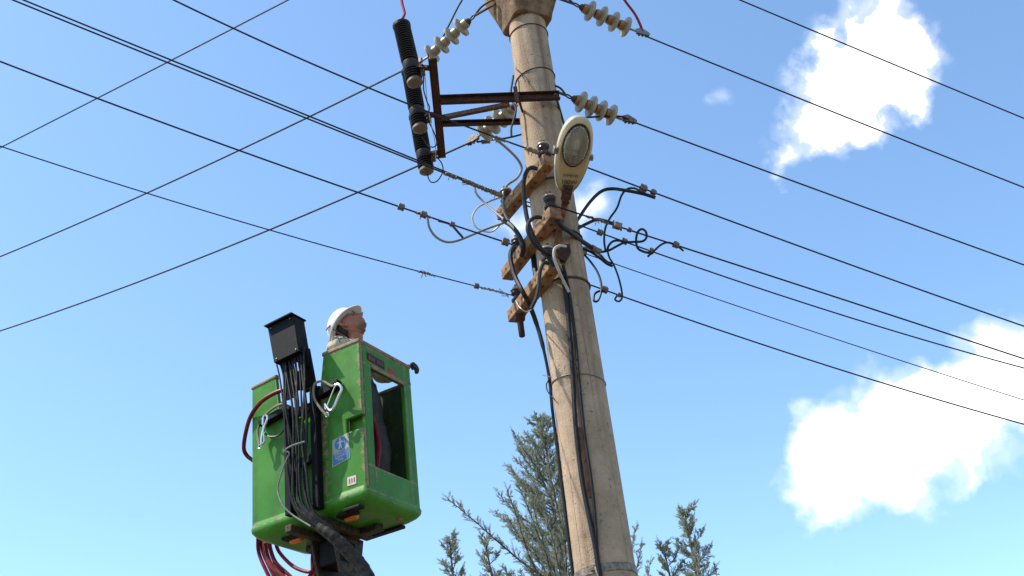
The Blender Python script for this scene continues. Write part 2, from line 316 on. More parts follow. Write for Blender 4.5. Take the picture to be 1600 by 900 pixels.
# ------------------------------------------------------------------ concrete pole
PA, PB = PY(945, 890, 6.5), PY(818, 0, 6.5)
pdir = (PB - PA) / (PB.z - PA.z)
def axis(z): return PA + pdir * (z - PA.z)
def prad(z): return .177 + (z - PA.z) * (.138 - .177) / (PB.z - PA.z)
def S_(x, y, off=0):                                   # pixel -> point on the pole's near surface
    d = ray(x, y); lo = 5.5; best = None
    for i in range(260):
        Y = 5.6 + i * .005; p = PY(x, y, Y); c = axis(p.z); dd = math.hypot(p.x - c.x, p.y - c.y)
        if dd <= prad(p.z) + off: return p
        if best is None or dd < best[0]: best = (dd, p)
    return best[1]
pole = thing('utility_pole', axis(0), 'tall tapered tan concrete pole carrying the wires', 'pole')
zs = [-.1, 1, 2, 3, 4, 5, 6, 7, 8, 8.75]
mb = MB(); mb.loft([[axis(z) + V((math.cos(a) * prad(z), math.sin(a) * prad(z), 0)) for a in [2 * math.pi * k / 40 for k in range(40)]] for z in zs]); mb.build('shaft', 'concrete', pole)
def ring(pxl, pxr, r, mt, name, tilt=0, rad=.004, wide=0):
    zc = S_((pxl[0] + pxr[0]) / 2, (pxl[1] + pxr[1]) / 2).z
    pts = []
    for k in range(33):
        a = 2 * math.pi * k / 32; z = zc + tilt * math.cos(a); c = axis(z); rr = prad(z) + rad
        pts.append(c + V((math.cos(a) * rr, math.sin(a) * rr, 0)))
    mb = MB()
    if wide:
        for i in range(32):
            p, q = pts[i], pts[i + 1]; o_ = (p - axis(p.z)).normalized() * .004; o2 = (q - axis(q.z)).normalized() * .004; h = Z * wide / 2
            mb.add([p - h, q - h, q + h, p + h, p - h + o_, q - h + o2, q + h + o2, p + h + o_], [(0, 1, 2, 3), (4, 7, 6, 5), (0, 4, 5, 1), (3, 2, 6, 7)])
    else: mb.tube(pts, rad, 6)
    return mb.build(name, mt, pole)
ring((795, 38), (850, 38), 0, 'rust_dark', 'wire_band', .0)
ring((803, 108), (858, 108), 0, 'rust_dark', 'wire_band', .02)
ring((850, 430), (922, 440), 0, 'rust_dark', 'wire_band', .0)
ring((858, 585), (940, 585), 0, 'galv', 'wire_band', -.02, .0035)
b2 = ring((897, 890), (993, 882), 0, 'band_steel', 'steel_strap', 0, .002, .045)
# twisted tails of the wire bands and the strap's buckle
def tail(pts, mt='rust_dark', r=.004): MB().tube(smooth([S_(x, y, o) for x, y, o in pts], 4), r, 6).build('wire_tail', mt, pole)
tail([(806, 108, .01), (812, 112, .03), (818, 122, .02), (821, 127, .03)])
tail([(862, 590, .012), (856, 588, .03), (848, 586, .05)], 'galv')
tail([(860, 591, .012), (854, 600, .03), (856, 612, .03), (866, 624, .02)], 'cable_black')
mb = MB(); p = S_(928, 886, .012); nrm = (p - axis(p.z)).normalized(); sd = nrm.cross(Z)
mb.box(p, sd * .022, Z * .02, nrm * .008); mb.build('strap_buckle', 'band_steel', pole, bevel=.003)
tail([(930, 886, .02), (932, 893, .03), (936, 905, .03), (940, 925, .02)], 'band_steel', .007)
# seam groove boards: a mounting strip half hidden behind the cables
mb = MB(); q = [S_(x, y, .004) for x, y in ((905, 668), (914, 720), (922, 778))]; mb.tube(q, [.012, .012, .012], 4); mb.build('cable_strip', 'rust_orange', pole)
MB().tube([S_(x, y, -.002) for x, y in ((846, 60), (872, 250), (893, 400), (905, 480), (930, 640), (951, 760), (975, 890), (990, 960))], .0045, 5).build('mould_seam', 'concrete', pole)
MB().tube([S_(x, y, -.002) for x, y in ((815, 130), (829, 230), (852, 420), (868, 560), (885, 700), (905, 850), (915, 930))], .004, 5).build('mould_seam', 'concrete', pole)
# flared concrete head that carries the upper crossarms
zt = S_(820, 30).z + .05; HD = thing('pole_head', axis(zt), 'flared rusty-brown concrete head clamped round the top of the pole', 'pole head')
wdir = V((math.sin(R(62)), math.cos(R(62)), 0)); ndir = V((-wdir.y, wdir.x, 0))
def rrect(c, a, b_, hx, hy, r, n=4):
    o = []
    for sx_, sy_, a0 in ((1, 1, 0), (-1, 1, 90), (-1, -1, 180), (1, -1, 270)):
        for i in range(n + 1):
            t = R(a0 + 90 * i / n); o.append(c + a * (sx_ * (hx - r) + r * math.cos(t)) + b_ * (sy_ * (hy - r) + r * math.sin(t)))
    return o
mb = MB(); rr = prad(zt)
mb.loft([rrect(axis(zt + h), wdir, ndir, rr + e1, rr + e2, .05) for h, e1, e2 in ((0, .012, .012), (.05, .02, .02), (.28, .085, .07), (.34, .10, .08), (.62, .10, .08), (.66, .08, .06))]); mb.build('collar', 'head_concrete', HD, bevel=.008)
mb = MB(); c = axis(zt + 1.5); mb.box(c, wdir * .1, ndir * .7, Z * .09); mb.build('crossarm', 'head_concrete', HD, bevel=.012)
mb = MB(); c = axis(zt + 1.03); mb.box(c, wdir * .11, ndir * .11, Z * .38); mb.build('packing_block', 'rust_dark', HD)
for sg in (-1, 1):
    c = axis(zt + .34); MB().tube([c + ndir * (.2 * sg) + wdir * .05, c + ndir * (.34 * sg) + wdir * .05], .014, 8).build('bolt', 'rust_dark', HD)

# ------------------------------------------------------------------ lift basket frame
B0 = PY(573, 764, 7.2)
bu = V((-.885, .466, 0)).normalized(); bv_ = V((.466, .885, 0)).normalized()
MBK = Matrix((bv_, bu, Z)).transposed().to_4x4(); MBK.translation = B0
def K(u, v, w_): return B0 + bu * u + bv_ * v + Z * w_
def Q1(x, y, v=0): return PN(x, y, bv_, B0 + bv_ * v)      # pixel -> plane parallel to the boom face
def Q2(x, y, u=0): return PN(x, y, bu, B0 + bu * u)        # pixel -> plane parallel to the window face
BK = thing('lift_basket', None, 'worn green fibreglass work basket on a black boom', 'lift basket', M=MBK)
T = .035; BU, BV = 1.02, .62
mb = MB(); poly = [(0, .012), (BU, .012), (BU, 1.10), (.785, 1.12), (.75, .80), (.38, .80), (.33, 1.135), (0, 1.135), (0, .555), (.145, .555), (.15, .455), (0, .455)]
mb.prism(poly, K(0, 0, 0), bu, Z, bv_ * T); mb.build('boom_side_panel', 'green_front', BK, bevel=.008)
mb = MB(); mb.box(K(.085, .075, .505), bu * .08, bv_ * .012, Z * .07); mb.build('step_pocket', 'green_plain', BK)
mb = MB()                                               # window panel with its opening
o4 = [(T + .001, .012), (BV, .012), (BV, 1.133), (T + .001, 1.133)]; i4 = [(.115, .195), (.515, .195), (.53, .955), (.125, .955)]
def fr(u): return [K(u, a, b_) for a, b_ in o4] + [K(u, a, b_) for a, b_ in i4]
va = fr(0) + fr(T); fs = []
for k in range(4):
    j = (k + 1) % 4
    fs += [(k, j, 4 + j, 4 + k), (8 + k, 12 + k, 12 + j, 8 + j), (k, 8 + k, 8 + j, j), (4 + k, 4 + j, 12 + j, 12 + k)]
mb.add(va, fs); wp = mb.build('window_panel', 'green_side', BK, bevel=.008)
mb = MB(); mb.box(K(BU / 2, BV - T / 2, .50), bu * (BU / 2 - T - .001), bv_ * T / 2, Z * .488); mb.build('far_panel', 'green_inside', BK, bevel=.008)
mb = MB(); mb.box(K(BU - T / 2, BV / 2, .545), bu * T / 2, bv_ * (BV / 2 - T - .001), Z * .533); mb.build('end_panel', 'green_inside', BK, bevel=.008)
mb = MB(); mb.box(K(.5, .31, .02), bu * .46, bv_ * .27, Z * .012); mb.build('floor', 'black_steel', BK)
mb = MB(); rg = []
for w_, e in ((.035, .003), (.015, .008), (-.01, .016), (-.035, .016), (-.06, .0), (-.085, -.035), (-.10, -.09)):
    rg.append(rrect(K(BU / 2, BV / 2, w_), bu, bv_, BU / 2 + e, BV / 2 + e, .035 + max(0, -w_) * .5, 5))
mb.loft(rg); mb.build('floor_pan', 'green_plain', BK)
# worn rims
mb = MB(); mb.prism([(-.006, 1.122), (.34, 1.122), (.336, 1.15), (-.006, 1.15)], K(0, -.006, 0), bu, Z, bv_ * (T + .014)); mb.build('rim', 'paint_wear', BK, bevel=.006)
mb = MB(); mb.prism([(T + .009, 1.121), (BV + .006, 1.121), (BV + .006, 1.149), (T + .009, 1.149)], K(-.006, 0, 0), bv_, Z, bu * (T + .012)); mb.build('rim', 'paint_wear', BK, bevel=.006)
mb = MB(); mb.prism([(.778, 1.106), (1.026, 1.088), (1.026, 1.112), (.776, 1.132)], K(0, -.006, 0), bu, Z, bv_ * (T + .012)); mb.build('rim', 'paint_wear', BK, bevel=.006)
mb = MB(); mb.box(K(.5, BV - .018, .995), bu * .5, bv_ * .024, Z * .012); mb.build('rim', 'paint_wear', BK, bevel=.006)
mb = MB(); mb.prism([(.145, .954), (.535, .954), (.56, .985), (.12, .985)], K(-.004, 0, 0), bv_, Z, bu * .01); mb.build('window_trim', 'paint_wear', BK)
# labels on the window panel
mb = MB(); mb.prism([(.085, 1.005), (.29, .998), (.292, 1.06), (.087, 1.068)], K(-.003, 0, 0), bv_, Z, bu * .006); lb = mb.build('name_plate', 'label_dark', BK)
mb = MB()
for i in range(9):
    if i != 4: mb.prism([(.103 + i * .02, 1.015), (.115 + i * .02, 1.0145), (.115 + i * .02, 1.048 - .008 * (i % 3)), (.103 + i * .02, 1.049)], K(-.0042, 0, 0), bv_, Z, bu * .003)
tag(mb.build('worn_print', 'strap', lb), kind='stuff')
mb = MB(); mb.prism([(.337, .985), (.43, .98), (.432, 1.035), (.34, 1.04)], K(-.004, 0, 0), bv_, Z, bu * .008); tag(mb.build('reflector', 'label_red', BK, bevel=.003), 'dull red reflector')
# harness sign
mb = MB(); mb.prism([(.272, .437), (.128, .452), (.126, .26), (.28, .237)], K(0, -.003, 0), bu, Z, bv_ * .006); sg = mb.build('safety_sign', 'sticker', BK); tag(sg, 'blue and cream safety belt sign')
mb = MB(); mb.prism([(.271, .327), (.134, .347), (.132, .267), (.273, .246)], K(0, -.0045, 0), bu, Z, bv_ * .004); mb.build('blue_panel', 'blue', sg)
mb = MB(); c = K(.202, -.002, .392)
mb.prism([(.05 * math.cos(t), .046 * math.sin(t)) for t in [2 * math.pi * i / 28 for i in range(28)]], c, bu, Z, -bv_ * .0028); mb.build('blue_disc', 'blue', sg)
mb = MB(); fo = K(.202, -.0052, .392)
def fig(x0, y0, x1, y1, wd): 
    d = V((x1 - x0, y1 - y0, 0)); nn = V((-d.y, d.x, 0)).normalized() * wd / 2
    mb.prism([(x0 + nn.x, y0 + nn.y), (x0 - nn.x, y0 - nn.y), (x1 - nn.x, y1 - nn.y), (x1 + nn.x, y1 + nn.y)], fo, bu, Z, -bv_ * .001)
mb.prism([(.008 * math.cos(t), .03 + .008 * math.sin(t)) for t in [2 * math.pi * i / 12 for i in range(12)]], fo, bu, Z, -bv_ * .001)
fig(0, .021, 0, -.008, .018); fig(.004, .018, .028, .002, .007); fig(-.004, .018, -.026, .004, .007); fig(.003, -.006, .012, -.038, .009); fig(-.003, -.006, -.010, -.038, .009); fig(.012, -.036, .02, -.038, .006)
mb.build('harness_figure', 'white_print', sg)
for i, s in enumerate(('EMNİYET', 'KEMERİ', 'TAK')):
    a = K(.274, -.0055, .0) ; ax = (K(.132, 0, .347) - K(.271, 0, .327))
    text(s, 'lettering', sg, K(.202, -.0056, .322 - i * .025), ax, Z, .027, 'white_print', .0006)
mb = MB(); mb.prism([(.157, .128), (.08, .124), (.083, .062), (.159, .064)], K(0, -.003, 0), bu, Z, bv_ * .006); st = mb.build('small_sticker', 'sticker_pink', BK)
mb = MB()
for i in range(3): mb.prism([(.142 - i * .02, .11), (.134 - i * .02, .11), (.134 - i * .02, .08), (.142 - i * .02, .08)], K(0, -.0045, 0), bu, Z, bv_ * .002)
mb.build('faded_mark', 'ink_brown', st)
# black mounting posts and bars in front of the boom face
mb = MB(); p0, p1 = K(.372, -.055, -.05), K(.372, -.055, .86); mb.box((p0 + p1) / 2, bu * .028, bv_ * .03, Z * (p1 - p0).z / 2); mb.build('mounting_post', 'black_steel', BK, bevel=.006)
mb = MB(); p0, p1 = K(.615, -.055, -.03), K(.615, -.055, .78); mb.box((p0 + p1) / 2, bu * .028, bv_ * .03, Z * (p1 - p0).z / 2); mb.build('mounting_post', 'black_steel', BK, bevel=.006)
mb = MB(); mb.bar(K(.90, -.035, .755), K(.645, -.035, .79), .06, .05); mb.build('mounting_bar', 'black_steel', BK, bevel=.006)
mb = MB(); mb.bar(K(.345, -.035, .80), K(.16, -.035, .83), .06, .055); mb.build('mounting_bar', 'black_steel', BK, bevel=.006)
mb = MB(); mb.bar(K(.588, -.055, .72), K(.40, -.055, .72), .04, .06); mb.build('mounting_bar', 'black_steel', BK, bevel=.006)
mb = MB(); mb.bar(K(.588, -.055, .33), K(.40, -.055, .33), .04, .06); mb.build('mounting_bar', 'black_steel', BK, bevel=.006)
for u in (.372, .615):
    mb = MB(); mb.bar(K(u, -.085, -.125), K(u, .50, -.125), .056, .05); mb.build('under_bar', 'dark_steel', BK, bevel=.005)
mb = MB(); mb.bar(K(.20, .40, -.122), K(.84, .40, -.122), .08, .045); mb.build('under_bar', 'dark_steel', BK, bevel=.005)
for u, l_ in ((.40, 1), (.58, 0)):
    mb = MB(); mb.bar(K(u, -.055, .85), K(u + .02, -.10, 1.16), .10, .014, bv_); mb.build('bracket_plate', 'black_steel', BK, bevel=.003)
mb = MB(); mb.bar(K(.43, -.07, .96), K(.575, -.07, .96), .018, .15); mb.build('bracket_plate', 'black_steel', BK, bevel=.003)
# control box
ctl = [Q1(x, y, -.17) for x, y in ((418, 512), (458, 492), (467, 548), (428, 567))]
mb = MB(); back = [p + bv_ * .125 + Z * .0 for p in ctl]; mb.add(ctl + back, [(0, 1, 2, 3), (4, 7, 6, 5), (0, 4, 5, 1), (1, 5, 6, 2), (2, 6, 7, 3), (3, 7, 4, 0)])
cb = mb.build('control_box', 'black_steel', BK, bevel=.004)
eu = (ctl[1] - ctl[0]).normalized(); ev = (ctl[3] - ctl[0]).normalized()
mb = MB(); c = (ctl[0] + ctl[1]) / 2 + bv_ * .055 - ev * .006; mb.box(c, eu * ((ctl[1] - ctl[0]).length / 2 + .008), bv_ * .085, ev * .005); mb.build('box_lid', 'black_steel', cb)
for a, b_ in ((.12, .06), (.86, .06), (.12, .93), (.86, .93)):
    p = ctl[0] + (ctl[1] - ctl[0]) * a + (ctl[3] - ctl[0]) * b_; MB().lathe(p, -bv_, [(0, .006), (.004, .006), (.006, .003)], 8).build('screw', 'galv', cb)
mb = MB(); mb.bar((ctl[2] + back[2]) / 2 + V((0, 0, .02)), K(.43, -.09, 1.03), .09, .02, bv_); mb.build('bracket_plate', 'black_steel', BK, bevel=.003)
# hose bundle
hrng = random.Random(3)
for i in range(10):
    a = i / 9; j = lambda s=3: hrng.uniform(-s, s)
    path = [(430 + 44 * a, 560 - 18 * a, -.12), (438 + 38 * a + j(2), 590, -.13), (443 + 34 * a + j(6), 640, -.14), (448 + 29 * a + j(6), 690, -.135 + .01 * (i % 3)), (450 + 27 * a + j(3), 740, -.135 + .012 * (i % 3)),
            (456 + 26 * a + j(3), 785, -.12), (478 + 22 * a + j(3), 812 - 3 * a, -.10), (512 + 12 * a, 838 - 8 * a, -.05), (548, 862 - 4 * a, .05), (575, 892 - 4 * a, .12)]
    MB().tube(smooth([Q1(*p) for p in path], 5), .0065 + .0045 * hrng.random(), 7).build('hose', 'hose_black', BK)
MB().tube(smooth([Q1(*p) for p in ((476, 690, -.17), (455, 697, -.185), (445, 704, -.17), (452, 708, -.16), (446, 722, -.155), (438, 745, -.155), (434, 765, -.15), (440, 785, -.15), (455, 803, -.13), (485, 822, -.10))], 5), .006, 6).build('hose_tie', 'cable_grey', BK)
MB().tube(smooth([Q1(*p) for p in ((447, 640, -.1), (446, 665, -.08), (436, 680, -.06), (420, 682, -.05), (414, 676, -.04))], 5), .006, 6).build('hose', 'hose_black', BK)
# wrapped boom sleeve, knuckle and boom
sl = smooth([Q1(*p) for p in ((498, 822, -.08), (520, 838, -.05), (545, 862, .02), (566, 886, .08), (584, 920, .12))], 10)
mb = MB(); mb.tube(sl, [.034 + .005 * ((i * 1.0) % 4) / 4 + .010 * min(1, i / 20) for i in range(len(sl))], 14); mb.build('hose_sleeve', 'wrap', BK)
mb = MB(); mb.bar(K(.53, .33, -.16), K(.53, .33, -.34), .18, .20, bv_); mb.build('knuckle', 'black_steel', BK, bevel=.012)
for u in (.44, .63):
    mb = MB(); mb.prism([(.17, -.13), (.52, -.13), (.42, -.62), (.30, -.62)], K(u, 0, 0), bv_, Z, bu * .018); mb.build('boom_fork', 'dark_steel', BK, bevel=.003)
mb = MB(); mb.lathe(K(.40, .36, -.52), bu, [(0, .035), (.27, .035)], 14); mb.build('pivot_pin', 'galv', BK)
bt = K(.535, .36, -.45); be = V((bt.x + .35, bt.y + .6, .55))
mb = MB(); mb.bar(bt, be, .14, .16, bu); mb.build('boom', 'dark_steel', BK, bevel=.012)
mb = MB(); mb.lathe(V((be.x, be.y, -.1)), Z, [(0, .5), (.12, .5), (.14, .25), (.62, .2), (.7, .12)], 20); mb.build('boom_base', 'dark_steel', BK)
# marker lamps and grab slot underneath
for (x, y), lit in (((548, 807), 1), ((462, 842), 0)):
    c = PZ(x, y, B0.z - .112)
    mb = MB(); mb.box(c + V((0, 0, .006)) + bv_ * -.03, bu * .075, bv_ * .035, Z * .012); hl = mb.build('marker_lamp', 'black_steel', BK, bevel=.004)
    rg = [rrect(c - Z * h + bv_ * .01, bu, bv_, .055 - e, .026 - e, .02 - e * .5, 4) for h, e in ((.0, 0), (.014, .001), (.024, .008), (.027, .014))]
    mb = MB(); mb.loft(rg); mb.build('lens', 'amber_lens', hl)
for x, y, l_ in ((600, 832, .17), (553, 795, .07)):
    c = PZ(x, y, B0.z - .106); mb = MB(); mb.box(c, bu * l_, bv_ * .03, Z * .012); hs = mb.build('grab_slot', 'black_steel', BK, bevel=.006)
mb = MB(); c = PZ(624, 813, B0.z - .12); mb.lathe(c + Z * .01, -Z, [(0, .02), (.012, .02), (.016, .012)], 10); mb.build('bolt', 'label_red', BK)

# ------------------------------------------------------------------ red hoses, safety hooks
def tubething(name, mt, pts, r, label, cat, group=None, k=6, n=8, parent=None):
    sp = smooth(pts, k); o = MB().tube(sp, [r[min(len(r) - 1, int(len(r) * i / len(sp)))] for i in range(len(sp))] if isinstance(r, list) else r, n).build(name, mt, parent)
    return tag(o, label, cat, group) if parent is None else o
tubething('red_hose', 'hose_red', [Q1(*p) for p in ((500, 606, .02), (476, 607, -.02), (450, 608, -.05), (430, 614, -.06), (408, 628, -.05), (392, 650, -.02), (384, 676, .0), (381, 700, .06), (386, 712, .1), (396, 720, .12))], .016, 'dark red hose looping out over the left end of the green basket', 'hose')
tubething('red_hose', 'hose_red', [K(.16, .09, .95), K(.09, .08, .78), Q2(581, 655, .07), Q2(587, 672, .07), Q2(591, 695, .07), Q2(590, 715, .07), Q2(588, 730, .07), K(.10, .16, .08)], .02, 'bright red hose hanging inside the basket behind its window', 'hose')
loops = [((403, 838), (404, 862), (414, 888), (432, 920), (452, 930), (480, 905), (500, 872), (505, 850)),
         ((412, 840), (416, 868), (430, 892), (452, 912), (478, 915), (497, 890), (508, 860), (510, 845)),
         ((420, 842), (424, 862), (432, 880), (452, 899), (470, 918), (492, 925), (512, 900), (518, 860)),
         ((430, 846), (436, 862), (452, 880), (468, 890), (486, 893), (492, 880), (494, 862), (496, 848)),
         ((408, 838), (420, 880), (436, 905), (446, 925), (466, 935), (486, 905), (488, 872), (490, 850))]
loops += [tuple((x + dx, y + dy) for x, y in loops[k]) for k, dx, dy in ((0, 5, -6), (2, -6, 5), (4, 8, -4))]
vv = [.62, .58, .66, .60, .70, .64, .56, .68]
RH = thing('red_hose', K(.9, .6, -.5), 'tangle of dark red hoses hanging below the basket floor', 'hose')
for lp, v in zip(loops, vv):
    MB().tube(smooth([Q1(x, y, v * (.93 if 0 < i < 7 else .8)) for i, (x, y) in enumerate(lp)], 6), .0145, 8).build('hose_loop', 'hose_red', RH)
def hook(name, px, v, eye, rope, label):
    h = thing(name, Q1(*eye, v), label, 'safety hook', 'safety hooks hung on the basket')
    pts = [Q1(x, y, v) for x, y in px]; body = smooth(pts, 5)
    MB().tube(body, [.0105 if i > 4 else .007 for i in range(len(body))], 8).build('hook_body', 'alu', h)
    MB().tube([pts[-1], (pts[-1] + pts[0]) / 2, pts[0]], .0055, 8).build('gate', 'alu', h)
    c = Q1(*eye, v); MB().tube([c + bu * .014 * math.cos(t) + Z * .016 * math.sin(t) for t in [2 * math.pi * i / 12 for i in range(13)]], .005, 6).build('eye', 'alu', h)
    MB().tube(smooth([Q1(*p) for p in rope], 6), .009, 8).build('lanyard', 'lanyard', h)
hook('safety_hook', [(509, 640), (508, 632), (515, 641), (521, 638), (529, 620), (534, 608), (530, 601), (524, 602)], -.085, (511, 648),
     [(511, 650, -.085), (500, 637, -.09), (491, 622, -.09), (490, 606, -.09), (494, 598, -.075), (505, 596, -.07), (518, 603, -.075), (527, 600, -.085)], 'silver snap hook hung beside the black post, on the side nearer the pole')
hook('safety_hook', [(413, 690), (409, 694), (409, 684), (413, 668), (418, 655), (417, 649), (412, 652), (411, 664)], -.06, (406, 698),
     [(406, 697, -.06), (403, 680, -.05), (404, 668, -.05), (412, 652, -.06), (424, 640, -.07), (435, 633, -.09), (446, 630, -.12)], 'silver snap hook hung at the outer left corner of the basket')

# ------------------------------------------------------------------ worker
HC = PY(548, 512, 7.60)
look = V((.66, -.24, .74)).normalized(); hx = look.cross(V((-.6, .2, 1))).normalized(); hz = hx.cross(look).normalized()
MH = Matrix((hx, look, hz)).transposed().to_4x4() @ Matrix.Scale(1.14, 4); MH.translation = HC
ME = thing('person', K(.33, .30, .032), 'worker in white helmet and camouflage jacket looking up from the green basket', 'person')
def skinmesh(chains, merge=True):
    """chains: list of [(point, radius)...]; returns verts/faces of the grown surface"""
    me = bpy.data.meshes.new('s'); vs = []; es = []; rad = []; idx = {}
    for ch in chains:
        prev = None
        for p, r in ch:
            key = tuple(round(c, 4) for c in p)
            if key not in idx: idx[key] = len(vs); vs.append(tuple(p)); rad.append(r)
            i = idx[key]
            if prev is not None and prev != i: es.append((prev, i))
            prev = i
    me.from_pydata(vs, es, []); o = bpy.data.objects.new('s', me); COL.objects.link(o)
    sk = o.modifiers.new('skin', 'SKIN'); sk.use_smooth_shade = True
    lay = me.skin_vertices[0].data if me.skin_vertices else None
    if lay is None:
        bpy.context.view_layer.objects.active = o; o.select_set(True); bpy.ops.object.modifier_remove(modifier='skin'); bpy.ops.object.modifier_add(type='SKIN'); lay = me.skin_vertices[0].data
    for i, r in enumerate(rad): lay[i].radius = (r, r) if not isinstance(r, tuple) else r; lay[i].use_root = (i == 0)
    ss = o.modifiers.new('sub', 'SUBSURF'); ss.levels = 2; ss.render_levels = 2
    bpy.context.view_layer.update(); ev = o.evaluated_get(bpy.context.evaluated_depsgraph_get()); m2 = ev.to_mesh()
    r_ = ([V(v.co) for v in m2.vertices], [tuple(p.vertices) for p in m2.polygons]); ev.to_mesh_clear(); bpy.data.objects.remove(o); return r_
bd = V((.88, -.40, 0)).normalized(); bs = V((-bd.y, bd.x, 0))          # body's forward and left directions
hip = K(.29, .40, .84); chest = hip + Z * .36 + bd * -.01; nb = hip + Z * .53 + bd * .0
nbase = HC + MH.to_3x3() @ V((0, -.035, -.10)); nb = nbase - Z * .055 - bd * .07; chest = nb - Z * .15 - bd * .06 + bd * .02
shL = nb + bs * .17 - Z * .035; shR = nb - bs * .17 - Z * .035
hand = Q2(648, 583, .02) ; hand = K(.035, .66, 1.165)
elL = (shL + hand) / 2 - Z * .10 - bd * .02; ft = K(0, 0, .03).z
elR = shR + V((0, 0, -.26)) + bd * -.02; waR = K(.44, .14, .98)
knL = K(.21, .48, .46); anL = K(.25, .48, .12); knR = K(.165, .32, .47); anR = K(.24, .32, .12)
def head_mesh():
    vs = []; fs = []; nu, nv = 72, 56
    for j in range(nv + 1):
        ph = math.pi * j / nv
        for i in range(nu):
            th = 2 * math.pi * i / nu
            x = math.sin(ph) * math.cos(th); y = math.sin(ph) * math.sin(th); z = math.cos(ph)
            px, py, pz = x * .075, y * .096, z * .115
            if z < 0 and y > -.2: px *= 1 - .34 * (-z) ** 1.4; py += .012 * (-z) * max(0, y)     # jaw
            if z < -.2 and y < .1: py += .035 * (-z)
            if y > .5:                                                                                # face relief
                nx = abs(px)
                py += .034 * math.exp(-(nx / .0115) ** 2) * math.exp(-((pz + .012) / .014) ** 2)
                py += .014 * math.exp(-(nx / .012) ** 2) * math.exp(-((pz - .012) / .022) ** 2)
                py += .008 * math.exp(-(nx / .04) ** 2) * math.exp(-((pz - .036) / .011) ** 2)
                py -= .011 * math.exp(-((nx - .031) / .014) ** 2) * math.exp(-((pz - .017) / .011) ** 2)
                py += .010 * math.exp(-(nx / .022) ** 2) * math.exp(-((pz + .046) / .007) ** 2)
                py += .008 * math.exp(-(nx / .021) ** 2) * math.exp(-((pz + .060) / .007) ** 2)
                py -= .006 * math.exp(-(nx / .022) ** 2) * math.exp(-((pz + .053) / .004) ** 2)
                py -= .006 * math.exp(-(nx / .02) ** 2) * math.exp(-((pz + .072) / .006) ** 2)
                py -= .007 * math.exp(-(nx / .02) ** 2) * math.exp(-((pz + .034) / .006) ** 2)
                py += .014 * math.exp(-(nx / .022) ** 2) * math.exp(-((pz + .092) / .016) ** 2)
            vs.append(MH @ V((px, py, pz)))
    for j in range(nv):
        for i in range(nu): fs.append((j * nu + i, j * nu + (i + 1) % nu, (j + 1) * nu + (i + 1) % nu, (j + 1) * nu + i))
    return vs, fs
mb = MB(); hm = head_mesh(); mb.add(*hm)
for s in (-1, 1):                                                     # ears
    ear = []
    for (a, b_, c, r) in ((.078, -.004, .026, .009), (.090, -.018, .024, .010), (.094, -.022, .006, .011), (.088, -.014, -.016, .010), (.078, -.004, -.032, .008)): ear.append((MH @ V((a * s, b_, c)), r))
    mb.tube([e[0] for e in ear], [e[1] for e in ear], 8)
mb.add(*skinmesh([[(hip, .13), (hip + (chest - hip) * .5, .125), (chest, .14), (nb, .07), (nbase, .058), (MH @ V((0, -.01, -.05)), .058)],
                  [(chest, .14), (shL, .055), (elL, .042), (hand - bs * 0 - bd * .06, .03)], [(chest, .14), (shR, .055), (elR, .042), (waR, .03)],
                  [(hip, .13), (hip + bs * .1 - Z * .06, .085), (knL, .056), (anL, .04)], [(hip, .13), (hip - bs * .1 - Z * .06, .085), (knR, .056), (anR, .04)]]))
sk = mat('skin', (.33, .115, .062), .5, var=.12, scale=30, bump=.1, bscale=120)
t = sk.node_tree; b = t.nodes['Principled BSDF']; src = b.inputs['Base Color'].links[0].from_socket; tcn = t.nodes.new('ShaderNodeTexCoord'); sx = t.nodes.new('ShaderNodeSeparateXYZ'); t.links.new(tcn.outputs['Object'], sx.inputs[0])
a1 = t.nodes.new('ShaderNodeMapRange'); t.links.new(sx.outputs[2], a1.inputs[0]); a1.inputs[1].default_value = -.062; a1.inputs[2].default_value = -.085        # short beard along the jaw
a2 = t.nodes.new('ShaderNodeMapRange'); t.links.new(sx.outputs[1], a2.inputs[0]); a2.inputs[1].default_value = .0; a2.inputs[2].default_value = .03
a3 = t.nodes.new('ShaderNodeMath'); a3.operation = 'MULTIPLY'; t.links.new(a1.outputs[0], a3.inputs[0]); t.links.new(a2.outputs[0], a3.inputs[1])
a4 = t.nodes.new('ShaderNodeMapRange'); t.links.new(a3.outputs[0], a4.inputs[0]); a4.inputs[4].default_value = .6
mx = t.nodes.new('ShaderNodeMix'); mx.data_type = 'RGBA'; t.links.new(a4.outputs[0], mx.inputs[0]); t.links.new(src, mx.inputs[6]); mx.inputs[7].default_value = (.035, .02, .016, 1); t.links.new(mx.outputs[2], b.inputs['Base Color'])
b.inputs['Subsurface Weight'].default_value = .08; b.inputs['Subsurface Radius'].default_value = (.01, .004, .002)
body = mb.build('body', 'skin', ME, M=MH)
rm = body.modifiers.new('remesh', 'REMESH'); rm.mode = 'VOXEL'; rm.voxel_size = .0035; rm.use_smooth_shade = True
bpy.context.view_layer.update(); me2 = bpy.data.meshes.new_from_object(body.evaluated_get(bpy.context.evaluated_depsgraph_get())); body.modifiers.clear()
bm = bmesh.new(); bm.from_mesh(me2); left = set(bm.verts); best = set()
while left:
    st = [left.pop()]; isl = set(st)
    while st:
        for e in st.pop().link_edges:
            for q in e.verts:
                if q not in isl: isl.add(q); st.append(q)
    left -= isl
    if len(isl) > len(best): best = isl
bmesh.ops.delete(bm, geom=[q for q in bm.verts if q not in best], context='VERTS'); bm.to_mesh(me2); bm.free(); me2.name = 'body'; body.data = me2; me2.shade_smooth()
